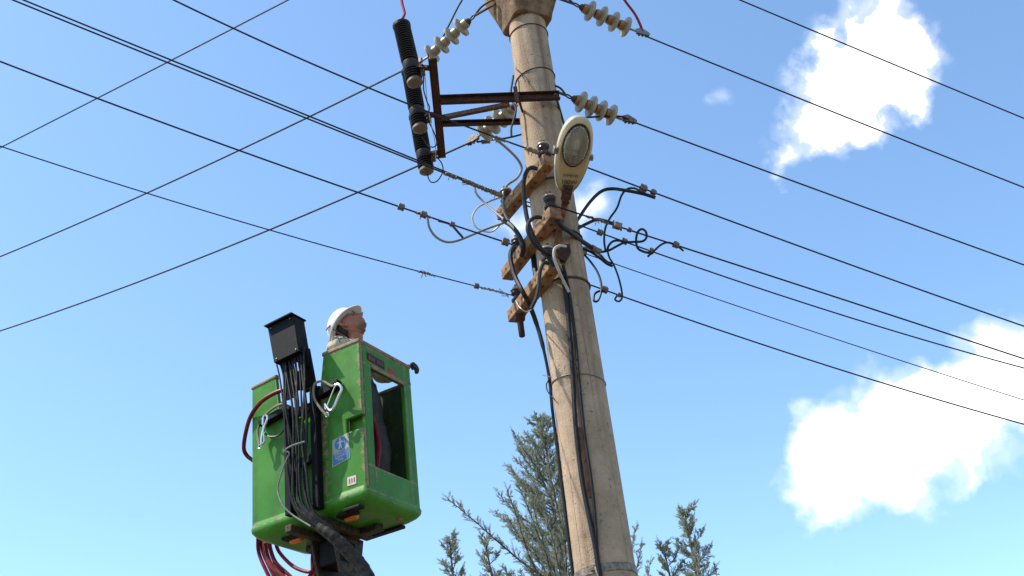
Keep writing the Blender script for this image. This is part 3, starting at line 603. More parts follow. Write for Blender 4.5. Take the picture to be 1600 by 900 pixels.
for s in (-1, 1):                                                     # eyes and brows under the helmet's peak
    MB().lathe(MH @ V((.031 * s, .074, .017)), MH.to_3x3() @ V((0, 1, 0)), [(0, .012), (.006, .0105), (.0095, .006), (.0105, .001)], 12).build('eye', 'insul_dark', ME)
    MB().tube([MH @ V((a * s, b_, c)) for a, b_, c in ((.014, .098, .034), (.03, .097, .039), (.047, .087, .034))], [.004, .0045, .002], 6).build('eyebrow', 'hair', ME)
MHE = MH @ Matrix.Translation(V((0, -.016, .020))) @ Matrix.Rotation(R(-3), 4, 'X')
MB().tube([MH @ V((x_, .0885 - 12 * x_ * x_, -.053)) for x_ in (-.022, -.011, 0, .011, .022)], [.0015, .003, .0035, .003, .0015], 6).build('mouth', 'strap', ME)
# helmet: dome, peak, lining, hair below
mb = MB(); rings = []
for t_ in range(13):
    ph = R(92) * t_ / 12; rad = math.cos(ph) if t_ < 12 else .02
    rings.append([MHE @ V((math.cos(a) * .104 * (math.cos(ph) if ph < R(89) else .02) ** .8, -.006 + math.sin(a) * .130 * (math.cos(ph) if ph < R(89) else .02) ** .8, .028 + .118 * math.sin(min(ph, R(90))) - .02 * math.sin(a) * -1 * math.cos(min(ph, R(90))))) for a in [2 * math.pi * i / 36 for i in range(36)]])
mb.loft(rings)
rim = [[MHE @ V((math.cos(a) * (.104 + e), -.006 + math.sin(a) * (.130 + e + (.032 * max(0, math.sin(a)) ** 3 if e > 0 else 0)), .028 + .02 * math.sin(a) + h - (.016 * max(0, math.sin(a)) ** 3 if e > 0 else 0))) for a in [2 * math.pi * i / 36 for i in range(36)]] for e, h in ((-.008, -.004), (.016, -.006), (.016, .002), (-.002, .006))]
mb.loft(rim, cap=False)
hel = mb.build('helmet', 'helmet', ME, M=MHE)
for s in (-1, 1):
    MB().tube([MHE @ V((.096 * s, -.05, .055)), MHE @ V((.087 * s, -.072, .068)), MHE @ V((.074 * s, -.092, .075))], .005, 6).build('helmet_stripe', 'label_red', hel)
    MB().tube(smooth([MHE @ V((.098 * s, -.06, .02)), MHE @ V((.09 * s, -.06, -.04)), MHE @ V((.07 * s, -.05, -.10))], 4), .004, 6).build('chin_strap', 'strap', hel)
mb = MB(); rings = []
for z, k_ in ((.05, 1.0), (.02, 1.03), (-.01, 1.02), (-.03, .97), (-.048, .88)):
    rings.append([MH @ V((math.cos(a) * .081 * k_, -.006 + math.sin(a) * .102 * k_ + (.02 * (1 - k_)), z)) for a in [R(200 + 140 * i / 20) for i in range(21)]] + [MH @ V((math.cos(a) * .06 * k_, math.sin(a) * .07 * k_, z)) for a in [R(340 - 140 * i / 20) for i in range(21)]])
mb.loft(rings); mb.build('hair', 'hair', ME)
# clothes
def lump(name, chains, mt, amp=.008):
    vs, fs = skinmesh(chains); o = MB().add([v + V((mnoise.noise(v * 14), mnoise.noise(v * 14 + V((5, 1, 2))), .6 * mnoise.noise(v * 14 + V((1, 7, 3))))) * amp for v in vs], fs).build(name, mt, ME); return o
cuffL = hand - (hand - elL).normalized() * .07; cuffR = waR - (waR - elR).normalized() * .05
def ell(c, hw, hd_, fwd=0, nn=28): return [c + bs * hw * math.cos(2 * math.pi * k / nn) + bd * (fwd + hd_ * math.sin(2 * math.pi * k / nn)) for k in range(nn)]
wst = hip + (chest - hip) * .5; shm = (shL + shR) / 2
mb = MB(); mb.loft([ell(wst, .165, .135), ell(wst.lerp(chest, .5), .178, .145), ell(chest, .195, .14), ell(chest.lerp(shm, .6), .205, .125), ell(shm + Z * .0, .195, .105), ell(shm + Z * .035, .15, .09), ell(nb + Z * .02, .09, .08), ell(nb + Z * .045 + bd * .012, .075, .074)])
for pth, rad in (([shL - bs * .04, shL, shL.lerp(elL, .5), elL, elL.lerp(cuffL, .5), cuffL], [.085, .085, .074, .066, .058, .05]), ([shR + bs * .04, shR, shR.lerp(elR, .5), elR, elR.lerp(cuffR, .5), cuffR], [.085, .085, .074, .066, .058, .05])):
    q = smooth([p - Z * (.03 if k < 2 else 0) for k, p in enumerate(pth)], 4); mb.tube(q, [rad[min(5, int(k / 4))] for k in range(len(q))], 14)
jk = mb.build('jacket', 'jacket', ME)
rm = jk.modifiers.new('remesh', 'REMESH'); rm.mode = 'VOXEL'; rm.voxel_size = .011; rm.use_smooth_shade = True
sm_ = jk.modifiers.new('smooth', 'SMOOTH'); sm_.iterations = 6
tx = bpy.data.textures.new('folds', 'CLOUDS'); tx.noise_scale = .09; dp = jk.modifiers.new('folds', 'DISPLACE'); dp.texture = tx; dp.strength = .03; dp.mid_level = .5
lump('trousers_and_jacket_shade', [[(hip + (chest - hip) * .6, .14), (hip + Z * .1, .14), (hip - Z * .05, .14), (hip + bs * .1 - Z * .12, .108), (knL, .082), (anL + Z * .04, .066)], [(hip - Z * .05, .15), (hip - bs * .1 - Z * .12, .108), (knR, .082), (anR + Z * .04, .066)]], 'trousers_and_jacket_shade', .016)  # dark cloth carried up over the waist stands for the jacket's shaded lower part
for an in (anL, anR):
    vs, fs = skinmesh([[(an + Z * .14, .052), (an, .05), (V((an.x, an.y, ft + .04)) + bd * .02, .045), (V((an.x, an.y, ft + .035)) + bd * .07, .042), (V((an.x, an.y, ft + .03)) + bd * .11, .032)]])
    MB().add(vs, fs).build('boot', 'boot', ME)
# black glove: palm, four curled fingers, thumb, closed over the basket's corner rim
gch = [[(hand - (hand - elL).normalized() * .085, .032), (hand - Z * -.01, .036)]]
gvs = MB(); gvs.add(*skinmesh([[(hand - (hand - elL).normalized() * .085, .034), (hand - (hand - elL).normalized() * .04, .044), (hand, .046)]]))
hd = (hand - elL); hd.z = 0; hd.normalize(); hs_ = V((-hd.y, hd.x, 0))
for i, l_ in enumerate((.9, 1.05, 1.0, .8)):
    r0 = hand + hs_ * (.032 - .022 * i) + hd * .012; gvs.add(*skinmesh([[(r0, .019), (r0 + hd * .035 * l_ + Z * .010, .019), (r0 + hd * .052 * l_ - Z * .026, .018), (r0 + hd * .04 * l_ - Z * .055 * l_, .015)]]))
r0 = hand + hs_ * -.02 - hd * .02; gvs.add(*skinmesh([[(r0, .012), (r0 - hs_ * .028 + hd * .02 - Z * .008, .011), (r0 - hs_ * .034 + hd * .045 - Z * .03, .0095)]]))
gvs.build('glove', 'glove', ME)

# ------------------------------------------------------------------ steel bracket with three surge arresters
zb = PY(700, 158, 6.2).z
BR = thing('steel_bracket', PZ(800, 155, zb), 'rusty brown steel bracket bolted across the pole', 'bracket')
fa, fb = PZ(688, 158, zb), PZ(874, 151, zb); ra, rb_ = PZ(690, 195, zb), PZ(835, 191, zb)
cda = (fb - fa).normalized()
def channel(p, q, name, mt='rust', hh=.065, ww=.035):
    d = (q - p).normalized(); s = d.cross(Z).normalized(); mb = MB()
    mb.box((p + q) / 2, (q - p) / 2, s * .004, Z * hh / 2)
    for sg in (-1, 1): mb.box((p + q) / 2 + s * ww / 2 + Z * sg * (hh / 2 - .003), (q - p) / 2, s * (ww / 2 - .0042), Z * .003)
    return mb.build(name, mt, BR)
cfz = axis(zb); foff = prad(zb) + .025
channel(fa, fb, 'channel'); channel(ra, rb_, 'channel', hh=.036)
na, nb_ = PZ(676, 92, zb), PZ(691, 246, zb)
mb = MB(); mb.bar(na, nb_, .055, .012); mb.bar(na + V((-.027, 0, .02)), nb_ + V((-.027, 0, .02)), .008, .06); mb.build('cross_beam', 'rust', BR)
MB().bar(PZ(690, 184, zb - .03), PZ(796, 163, zb - .03), .03, .03).build('brace', 'rust_dark', BR)
for x in (808, 868):
    p = PZ(x, 154, zb); q = V((p.x + .06, p.y + .36, p.z)); mb = MB(); mb.tube([p - V((0, .05, 0)), q], .009, 8); mb.lathe(p - V((.0, .035, 0)), V((0, 1, 0)), [(0, .02), (.02, .02)], 6); mb.build('clamp_bolt', 'rust_dark', BR)
mb = MB(); p = PZ(807, 152, zb); mb.box(p + V((0, -.03, -.0)), V((.014, 0, 0)), V((0, .006, 0)), Z * .07); mb.build('clamp_plate', 'rust', BR)
AR = []
aname = ['uppermost of the three black ribbed arresters, a red lead entering its top', 'middle one of the three black ribbed arresters beside the rusty beam', 'lowest of the three black ribbed arresters, lowest cream base disc hanging free']
for i, ((bx_, by_), (tx_, ty_), Y, (cx_, cy_)) in enumerate((((649, 132), (627, 38), 5.90, (672, 106)), ((657, 204), (640, 110), 6.36, (682, 180)), ((667, 270), (651, 180), 6.82, (686, 238)))):
    p, q = PY(bx_, by_, Y), PY(tx_, ty_, Y); d = (q - p).normalized(); Ln = (q - p).length
    a = thing('surge_arrester', p, aname[i], 'surge arrester', 'black surge arresters on the rusty bracket'); AR.append((p, q, d, Ln))
    MB().lathe(p, d, [(0, .03), (.004, .045), (.012, .054), (.03, .054), (.036, .046), (.05, .04)], 24).build('base_disc', 'cap_cream', a)
    prof = [(.045, .036)]; h = .05
    while h < .125: prof += [(h, .038), (h + .004, .058), (h + .010, .060), (h + .014, .040), (h + .019, .038)]; h += .021
    MB().lathe(p, d, prof, 24).build('lower_sheds', 'polymer_black', a)
    MB().lathe(p, d, [(.12, .05), (.13, .056), (.19, .058), (.2, .05)], 24).build('clamp_collar', 'polymer_core', a)
    prof = [(.2, .04)]; h = .205
    while h < Ln - .04: prof += [(h, .040), (h + .0035, .058), (h + .0095, .061), (h + .0135, .042), (h + .018, .040)]; h += .0205
    MB().lathe(p, d, prof, 24).build('upper_sheds', 'polymer_black', a)
    MB().lathe(p, d, [(Ln - .035, .05), (Ln - .03, .063), (Ln - .008, .064), (Ln, .05), (Ln + .003, .02), (Ln + .012, .012), (Ln + .02, .01)], 24).build('top_cap', 'polymer_black', a)
    c = p + d * .16; e = PZ(cx_, cy_, zb); e = V((e.x - .005, e.y, zb)); c2 = c + (e - c).normalized() * .05
    MB().bar(c2, e, .045, .02).build('mounting_arm', 'rust', a); MB().bar(c + (e - c) * .62 - Z * .005, c + (e - c) * .62 - Z * .075, .03, .006, V((0, 1, 0))).build('mounting_tab', 'rust_dark', a)
    mb = MB(); mb.lathe(c + (e - c) * .7 - Z * .03, Z, [(0, .008), (.05, .008)], 6); mb.build('bolt', 'galv', a)
def lead(pts, mt, r, label, cat='lead', name='earth_lead', group=None): return tubething(name, mt, [PY(*p) for p in pts], r, label, cat, group)
lead([(662, 118, 5.93), (662, 140, 5.95), (667, 158, 6.0), (671, 168, 6.1), (669, 176, 6.2), (664, 181, 6.25)], 'cable_black', .0045, 'thin black lead curving below the uppermost arrester mount')
lead([(667, 186, 6.33), (675, 200, 6.36), (681, 215, 6.4), (682, 226, 6.4), (676, 230, 6.4), (668, 226, 6.42), (660, 214, 6.4)], 'cable_black', .0045, 'thin black looping lead beside the middle arrester base')
lead([(681, 244, 6.8), (690, 255, 6.8), (692, 268, 6.8), (684, 282, 6.8), (675, 285, 6.8), (670, 280, 6.8), (668, 271, 6.82)], 'cable_black', .0045, 'thin black loop lead hanging under the lowest arrester base')
lead([(664, 120, 5.93), (668, 165, 6.15), (674, 195, 6.3), (680, 225, 6.6), (681, 252, 6.79)], 'cable_pale', .003, 'fine pale bare wire running down past the arrester mounts')
p, q, d, Ln = AR[0]
tubething('red_lead', 'cable_red', [q + d * .015, q + d * .03, PY(632, 22, 5.91), PY(629, 8, 5.92), PY(624, -15, 5.93), PY(616, -50, 5.95)], .010, 'stiff red insulated lead rising from the uppermost arrester', 'lead')

# ------------------------------------------------------------------ insulator strings
shed = MB().lathe(V(), Z, [(-.028, .024), (-.02, .03), (-.012, .062), (-.008, .078), (.002, .083), (.012, .080), (.017, .06), (.022, .036), (.03, .03)], 28).mesh('shed', Matrix(), 'porcelain')
def frame(p, d):
    a = d.orthogonal().normalized(); M = Matrix((a, d.cross(a), d)).transposed().to_4x4(); M.translation = p; return M
def string(label, a, s0, s1, clampend, core='porcelain_core', shk=True, sz=1.0):
    """a: fixing on the pole, s0 / s1: ends of the porcelain, clampend: where the conductor is held"""
    t = thing('insulator_string', (s0 + s1) / 2, label, 'insulator', 'porcelain insulator strings on the pole')
    d = (s1 - s0).normalized(); Ln = (s1 - s0).length
    for k in range(4):
        c = s0 + d * Ln * (k + .62) / 4.1; M = frame(c, d if core == 'porcelain_core' else d); 
        link('disc', shed, t, M @ Matrix.Scale(sz, 4))
        h0 = s0 + d * Ln * k / 4.1
        MB().lathe(h0, d, [(0, .022), (.006, .036), (.03, .041), (Ln * .11, .038), (Ln * .17, .03)], 16).build('core', core, t)
    MB().lathe(s0 - d * .025, d, [(0, .014), (.01, .024), (.03, .03), (.036, .02)], 12).build('end_cap', 'rust_dark', t)
    # chain link and fork towards the pole
    e = s0 - d * .03; m_ = e - d * .042; sdv = d.cross(Z).normalized()
    MB().tube([e + d * .005 + Z * .014 * math.sin(x) - d * .026 * (1 - math.cos(x)) for x in [2 * math.pi * i / 12 for i in range(13)]], .006, 6).build('chain_link', 'rust_dark', t)
    MB().tube(smooth([m_, a + (m_ - a) * .5 + Z * .0, a], 4), .010, 8).build('eye_bolt', 'rust_dark', t)
    MB().tube(smooth([m_, m_ + (a - m_) * .4 + Z * .05, a + Z * .055 + (a - m_) * .1], 4), .008, 8).build('fork', 'rust_dark', t)
    MB().tube([s1 - d * .01, s1 + (clampend - s1) * .75], .009, 8).build('rod', 'galv', t)
    return t, d
def strain_clamp(t, c, dw, up=Z, mt='clamp_light', name='strain_clamp'):
    dw = dw.normalized(); mb = MB(); s = dw.cross(Z).normalized(); z = s.cross(dw)
    mb.prism([(-.05, -.012), (.06, -.02), (.07, .0), (.055, .018), (0, .05), (-.05, .03)], c - s * .012, dw, z, s * .024); cl = mb.build(name, mt, t, bevel=.004)
    for k in range(3): MB().lathe(c + dw * (-.03 + .03 * k) - z * .03, z, [(0, .009), (.055, .009)], 6).build('bolt', 'rust_dark', cl)
AZL, AZR = R(-58), R(66)
dL = V((math.sin(AZL), math.cos(AZL), 0)); dR = V((math.sin(AZR), math.cos(AZR), 0))
s1_, _ = string('cream porcelain insulator string at upper left of the pole top, above the rusty bracket', PY(774, 6, 6.44), PY(731, 34, 6.62), PY(668, 90, 6.86), PY(652, 100, 6.9))
strain_clamp(s1_, PY(652, 99, 6.9), dL, mt='clamp')
s2_, _ = string('cream porcelain insulator string behind the rusty bracket, left of the pole', PY(812, 160, 6.62), PY(802, 168, 6.70), PY(752, 210, 6.92), PY(742, 216, 6.96))
strain_clamp(s2_, PY(740, 219, 6.97), dL, mt='clamp')
s3_, _ = string('white-rimmed insulator string with amber cores right of the pole top', PY(862, -6, 6.40), PY(910, 12, 6.50), PY(986, 46, 6.72), PY(998, 50, 6.76), 'glaze_amber')
strain_clamp(s3_, PY(1003, 52, 6.78), dR, mt='galv')
s4_, _ = string('white-rimmed insulator string with amber cores right of the pole, above the street lamp', PY(866, 142, 6.44), PY(898, 155, 6.52), PY(962, 183, 6.70), PY(974, 188, 6.74), 'glaze_amber')
strain_clamp(s4_, PY(982, 188, 6.76), dR, mt='clamp')

# ------------------------------------------------------------------ low-voltage crossarms with spool insulators
ARMS = []
adir = None
spool = MB().lathe(V(), Z, [(0, .030), (.006, .044), (.016, .047), (.026, .040), (.032, .030), (.046, .028), (.056, .036), (.066, .042), (.076, .040), (.084, .026), (.09, .02)], 20).mesh('spool', Matrix(), 'insul_dark')
cap_ = MB().lathe(V(), Z, [(.0, .043), (.004, .046), (.012, .045), (.018, .038)], 20).mesh('spool_rim', Matrix(), 'insul_rim')
def place_arm(nx, ny, fx, fy, Yn, label):
    n_, f_ = PY(nx, ny, Yn), None; f_ = PZ(fx, fy, n_.z); d = (f_ - n_).normalized()
    t = thing('crossarm', (n_ + f_) / 2, label, 'crossarm', 'tan crossarms stacked up the pole'); s = d.cross(Z).normalized(); h = .043
    mb = MB(); mb.box((n_ + f_) / 2, d * (f_ - n_).length / 2, s * h, Z * h); mb.build('beam', 'crossarm_tan', t, bevel=.006)
    Ln = (f_ - n_).length
    for k in (.1, .3, .38, .62, .72, .9):
        c = n_ + d * Ln * k; MB().lathe(c - Z * (h + .004), Z, [(0, .012), (.006, .012), (.008, .009)], 8).build('bolt_hole', 'rust_dark', t)
        MB().lathe(c - s * (h + .003), s, [(0, .010), (.006, .010)], 8).build('bolt_hole', 'rust_dark', t)
        MB().lathe(c + s * (h + .003), -s, [(0, .010), (.006, .010)], 8).build('bolt_hole', 'rust_dark', t)
    ARMS.append((n_, f_, d, Ln, h)); return t
def insulator(arm, k, label, up=1, off=0, rim=True):
    n_, f_, d, Ln, h = ARMS[arm]; c = n_ + d * Ln * k + Z * (h + .001); s = d.cross(Z).normalized(); c = c + s * off
    t = thing('spool_insulator', c, label, 'insulator', 'dark spool insulators on the crossarms')
    link('spool', spool, t, Matrix.Translation(c + Z * .012))
    link('rim', cap_, t, Matrix.Translation(c + Z * .098))
    MB().lathe(c, Z, [(0, .012), (.13, .012), (.132, .018), (.145, .018)], 8).build('pin', 'rust_dark', t)
    MB().bar(c + Z * .003 - d * .05, c + Z * .003 + d * .05, .05, .006).build('base_plate', 'rust', t)
    return c + Z * .05
place_arm(858, 250, 784, 338, 6.14, 'upper tan crossarm, its near end beside the street lamp glass')
place_arm(868, 332, 792, 430, 6.13, 'middle tan crossarm, its near end just under the street lamp')
place_arm(866, 412, 802, 496, 6.15, 'lowest tan crossarm with a rusty pin below its far end')
I1n = insulator(0, .06, 'dark insulator on the near end of the upper crossarm, touching the lamp rim')
I1f = insulator(0, .86, 'dark insulator on the far left end of the upper crossarm, two wires arriving')
I2n = insulator(1, .06, 'dark insulator on the near end of the middle crossarm under the lamp')
I2f = insulator(1, .72, 'dark insulator on the far left half of the middle crossarm')
I3n = insulator(2, .10, 'dark insulator on the near end of the lowest crossarm against the pole')
I3f = insulator(2, .84, 'dark insulator on the far left end of the lowest crossarm')
n_, f_, d, Ln, h = ARMS[2]; c = n_ + d * Ln * .86; PN_ = thing('hanging_pin', c - Z * .17, 'rusty steel pin hanging below the lowest crossarm', 'pin')
MB().lathe(c - Z * .045, -Z, [(0, .04), (.03, .036), (.045, .022), (.15, .021), (.155, .017)], 14).build('shank', 'rust', PN_)
MB().lathe(c - Z * .043, -Z, [(-.0, .045), (.008, .045)], 6).build('nut', 'rust_dark', PN_)
# pole clamps of the crossarms
for i, (n_, f_, d, Ln, h) in enumerate(ARMS):
    cc = axis(n_.z); mb = MB(); pts = []
    for k in range(25):
        a = 2 * math.pi * k / 24; pts.append(cc + V((math.cos(a), math.sin(a), 0)) * (prad(n_.z) + .006))
    mb.tube(pts, .007, 6); mb.build('arm_clamp', 'rust_dark', pole)

# ------------------------------------------------------------------ street lamp
LM0 = PY(884, 300, 6.13); LM1 = PZ(907, 184, LM0.z + .20)
ld_ = (LM1 - LM0).normalized(); LL = (LM1 - LM0).length
tocam = (CAM - (LM0 + LM1) / 2).normalized(); lnorm = (-Z - ld_ * (-Z).dot(ld_)); 
lnorm = (lnorm.normalized() * .9 + (tocam - ld_ * tocam.dot(ld_)).normalized() * .35).normalized(); lside = ld_.cross(lnorm).normalized()
LP = thing('street_lamp', LM0, 'cream street lamp with oval glass mounted on a rusty bracket on the pole', 'street lamp')
def oval(t):                                                           # half width along the lamp, 0 mount .. 1 tip
    return .148 * (math.sin(math.pi * min(1, max(0, (t * .86 + .14))) ** 1.12) ** .62) if t < 1 else 0
def outline(sc_, nn=44, ts=0., te=1.):
    P = []
    for k in range(nn):
        a = 2 * math.pi * k / nn; t_ = .5 - .5 * math.cos(a); wd = .112 * abs(math.sin(a)) ** .8 * (1 + .14 * (t_ - .5)) * (1 if math.sin(a) >= 0 else -1)
        P.append((.5 + (t_ - .5) * sc_, wd * sc_))
    return P
def lring(sc_, dz, nn=44): return [LM0 + ld_ * LL * t_ + lside * w_ + lnorm * dz for t_, w_ in outline(sc_, nn)]
mb = MB(); mb.loft([lring(s_, dz) for s_, dz in ((.02, -.137), (.25, -.135), (.55, -.125), (.8, -.10), (.93, -.065), (.99, -.02), (1.0, .0))], cap=False); mb.build('housing', 'lamp_shell', LP)
mb = MB(); mb.loft([lring(s_, dz) for s_, dz in ((1.025, -.012), (1.03, .0), (1.01, .012), (.97, .018)) ], cap=False); mb.build('rim', 'lamp_rim', LP)
# lower cover with an oval opening for the glass
gc, ga, gb = .66, .285, .083                                        # centre along the lamp, half length, half width
nn = 44; outer = lring(.985, .012)
inner = [LM0 + ld_ * LL * (gc - ga * math.cos(2 * math.pi * k / nn)) + lside * (gb * math.sin(2 * math.pi * k / nn)) + lnorm * .024 for k in range(nn)]
def mid(f): return [outer[k].lerp(inner[k], f) + lnorm * (.016 * math.sin(math.pi * f)) for k in range(nn)]
mb = MB(); mb.loft([outer, mid(.3), mid(.6), inner, [p - lnorm * .03 for p in inner]], cap=False); mb.build('lower_cover', 'lamp_shell', LP)
def gring(s_, dz): return [LM0 + ld_ * LL * (gc - ga * s_ * math.cos(2 * math.pi * k / nn)) + lside * (gb * s_ * math.sin(2 * math.pi * k / nn)) + lnorm * dz for k in range(nn)]
mb = MB(); mb.loft([gring(1.0, .020), gring(1.0, .029), gring(.975, .030), gring(.97, .02)], cap=False); mb.build('gasket', 'gasket', LP)
mb = MB(); mb.loft([gring(.955, .022), gring(.94, .034), gring(.85, .048), gring(.6, .062), gring(.3, .068), gring(.05, .069)]); mb.loft([gring(.95, .020), gring(.93, .030), gring(.84, .044), gring(.6, .058), gring(.3, .064), gring(.05, .065)]); mb.build('glass', 'lamp_glass', LP)
mb = MB(); mb.loft([gring(.93, .012), gring(.85, -.03), gring(.6, -.065), gring(.3, -.08), gring(.05, -.082)], cap=False); mb.build('reflector', 'reflector', LP)
bc = LM0 + ld_ * LL * .52; MB().lathe(bc, ld_, [(0, .02), (.03, .02), (.032, .012), (.05, .018), (.075, .026), (.12, .026), (.14, .018), (.15, .006)], 16).build('bulb', 'bulb', LP)
MB().lathe(bc - ld_ * .02, ld_, [(0, .024), (.04, .024)], 14).build('bulb_socket', 'porcelain', LP)
ax = -lside if (-lside).dot(RX) > 0 else lside
cpos = lambda t_, h_: LM0 + ld_ * LL * t_ + lnorm * h_
text('SYMETRI', 'lettering', LP, cpos(.27, .041), ax, ld_, .026, 'ink')
text('100W', 'lettering', LP, cpos(.175, .037), ax, ld_, .042, 'ink')
mb = MB(); mb.box(cpos(.035, .02), ld_ * .055, lside * .034, lnorm * .022); mb.build('mounting_collar', 'rust_dark', LP, bevel=.004)
pb = S_(868, 425, .03)
bdp = [LM0 - ld_ * .03 + lnorm * .0, S_(884, 315, .07), S_(876, 345, .05), S_(868, 400, .035), pb]
mb = MB(); 
for i in range(len(bdp) - 1): mb.bar(bdp[i], bdp[i + 1] + (bdp[i + 1] - bdp[i]).normalized() * .008, .052 - .006 * i, .03, V((0, 1, 0)))
mb.build('bracket', 'rust_orange', LP, bevel=.003)
p = S_(880, 398, .02); nrm = (p - axis(p.z)).normalized(); sd = nrm.cross(Z).normalized()
mb = MB(); mb.prism([(-.045, .06), (.05, .06), (.05, -.0), (.0, -.07), (-.045, -.03)], p, sd * -1, Z, nrm * .03); mb.build('fixing_plate', 'rust', LP, bevel=.003)
mb = MB(); p = cpos(.57, .006) - ax * .122; mb.box(p, ld_ * .022, lside * .012, lnorm * .02); mb.build('latch', 'galv', LP, bevel=.002)
mb = MB(); p = cpos(.5, .006) + ax * .12; mb.box(p, ld_ * .016, lside * .01, lnorm * .016); mb.build('latch', 'galv', LP, bevel=.002)

# ------------------------------------------------------------------ overhead conductors
def span(name, p0, px, az, r, label, cat='wire', group=None, ext=30, mt='wire', sag=.0015):
    """a conductor leaving p0 in the vertical plane of azimuth az; pixels fix its height along that plane"""
    d = V((math.sin(az), math.cos(az), 0)); n = V((d.y, -d.x, 0)); ss = [0]; zz = [0]
    for x, y in px: p = PN(x, y, n, p0) - p0; ss.append(p.dot(d)); zz.append(p.z)
    ss, zz = np.array(ss), np.array(zz); A = np.stack([ss, ss * ss], 1); co = np.linalg.lstsq(A, zz, rcond=None)[0]
    sm_ = ss[np.argmax(np.abs(ss))]; pts = []
    for k in range(33): s = sm_ * k / 32; pts.append(p0 + d * s + Z * (co[0] * s + co[1] * s * s))
    sl = co[0] + 2 * co[1] * sm_; z1 = co[0] * sm_ + co[1] * sm_ ** 2
    for k in range(1, 9): e = ext * k / 8; pts.append(p0 + d * (sm_ + e) + Z * (z1 + sl * e + sag * e * e))
    o = MB().tube(pts, r, 7).build(name, mt); tag(o, label, cat, group)
    o_pts = pts
    def at(x, y):
        p = PN(x, y, n, p0); s = (p - p0).dot(d); z = p0.z + (co[0] * s + co[1] * s * s if abs(s) <= abs(sm_) else z1 + sl * (s - sm_)); return V((p.x, p.y, z))
    return o, at, d, math.atan(co[0])
def clamp(o, c, d, sl, mt='clamp', s=1.0, bolts=2):
    s *= .82
    t = (V(d) + Z * math.tan(sl)).normalized(); sd = t.cross(Z).normalized(); z = sd.cross(t)
    mb = MB(); mb.box(c, t * .024 * s, sd * .017 * s, z * .016 * s); mb.box(c + z * .018 * s, t * .018 * s, sd * .013 * s, z * .008 * s); k = mb.build('connector', mt, o, bevel=.003)
    for i in range(bolts): MB().lathe(c + t * (.014 * s * (2 * i - bolts + 1)) - z * .026 * s, z, [(0, .0065 * s), (.06 * s, .0065 * s)], 6).build('bolt', 'clamp', k)
def splice(o, at, xs, r=.011, ns=26, mt='clamp'):
    P = [at(*p) for p in xs]; P = smooth(P, 8); rg = random.Random(len(P)); P = [p + V((rg.uniform(-1, 1), rg.uniform(-1, 1), rg.uniform(-1, 1))) * .003 for p in P]
    MB().tube(P, [r * rg.uniform(.7, 1.25) for _ in P], 7).build('splice', mt, o)
    for k in range(3):
        p = rg.choice(P); MB().tube([p, p + V((rg.uniform(-.02, .02), 0, rg.choice((-1, 1)) * rg.uniform(.015, .03))), p + V((rg.uniform(-.045, .045), 0, rg.choice((-1, 1)) * .03))], .0028, 5).build('tie_end', mt, o)
GM = 'high-voltage lines leaving towards the left'
# high voltage, going away to the left
span('overhead_wire', PY(700, -130, 6.9), [(450, 0), (225, 116), (0, 231)], AZL, .0078, 'topmost of the wires rising to the right, cut off by the upper picture edge', group='high-voltage wires leaving left', ext=40)
span('overhead_wire', PY(648, 101, 6.9), [(625, 111), (480, 184), (240, 297), (0, 401)], AZL, .0078, 'wire rising from left edge to the upper porcelain string beside the uppermost arrester', group='high-voltage wires leaving left', ext=40)
span('overhead_wire', PY(736, 222, 6.97), [(690, 244), (650, 262), (430, 354), (240, 432), (0, 517)], AZL, .0078, 'lowest wire rising rightwards, passing behind the lowest arrester', group='high-voltage wires leaving left', ext=40)
# high voltage, right
span('overhead_wire', PY(1000, -66, 6.8), [(1155, 0), (1300, 60), (1600, 185)], AZR, .0062, 'topmost wire in the right half, crossing the top of the upper cloud', group='high-voltage wires leaving right', ext=40)
span('overhead_wire', PY(1010, 57, 6.79), [(1020, 62), (1200, 134), (1400, 214), (1600, 293)], AZR, .0062, 'second wire from the top on the right, held by the uppermost insulator string', group='high-voltage wires leaving right', ext=40)
span('overhead_wire', PY(988, 190, 6.77), [(1100, 232), (1300, 305), (1600, 414)], AZR, .0062, 'third wire from the top on the right, from the string above the street lamp', group='high-voltage wires leaving right', ext=40)
# low voltage, left side (coming towards the camera)
AL = R(-114)
o, at, d, sl = span('overhead_wire', I1n - Z * .02, [(830, 240), (775, 224), (700, 190), (620, 152), (440, 73), (265, 0)], AL, .006, 'uppermost wire descending rightwards on the left, reaching the insulator by the lamp', group='low-voltage wires on the left')
splice(o, at, [(768, 216), (780, 224), (790, 231)]); splice(o, at, [(822, 238), (834, 240), (845, 242)], .016, mt='clamp_light')
o, at, d, sl = span('overhead_wire', I1f + Z * .012, [(690, 265), (645, 246), (480, 181), (270, 96), (38, 0)], AL, .006, 'upper wire of the close pair crossing the left sky', group='low-voltage wires on the left')
o, at, d, sl = span('overhead_wire', I1f - V((.0, .015, .008)), [(690, 268), (640, 250), (480, 185), (265, 99), (20, 0)], AL, .006, 'lower wire of the close pair crossing the left sky', group='low-voltage wires on the left')
splice(o, at, [(694, 270), (705, 275), (712, 278)], .014); splice(o, at, [(724, 279), (735, 285), (748, 291), (760, 295), (772, 299)], .015); splice(o, at, [(766, 297), (776, 301), (784, 304)], .018, mt='clamp_light')
o, at, d, sl = span('overhead_wire', I2f + Z * .005, [(740, 365), (625, 325), (500, 280), (300, 206), (0, 97)], AL, .006, 'single wire below the close pair on the left, with clamps near the pole', group='low-voltage wires on the left')
for x, y in ((627, 326), (662, 338)): clamp(o, at(x, y), d, sl, s=1.15)
clamp(o, at(707, 354), d, sl, s=.9); clamp(o, at(790, 381), d, sl, 'clamp_light', 1.3); splice(o, at, [(650, 334), (660, 337), (672, 342)], .01)
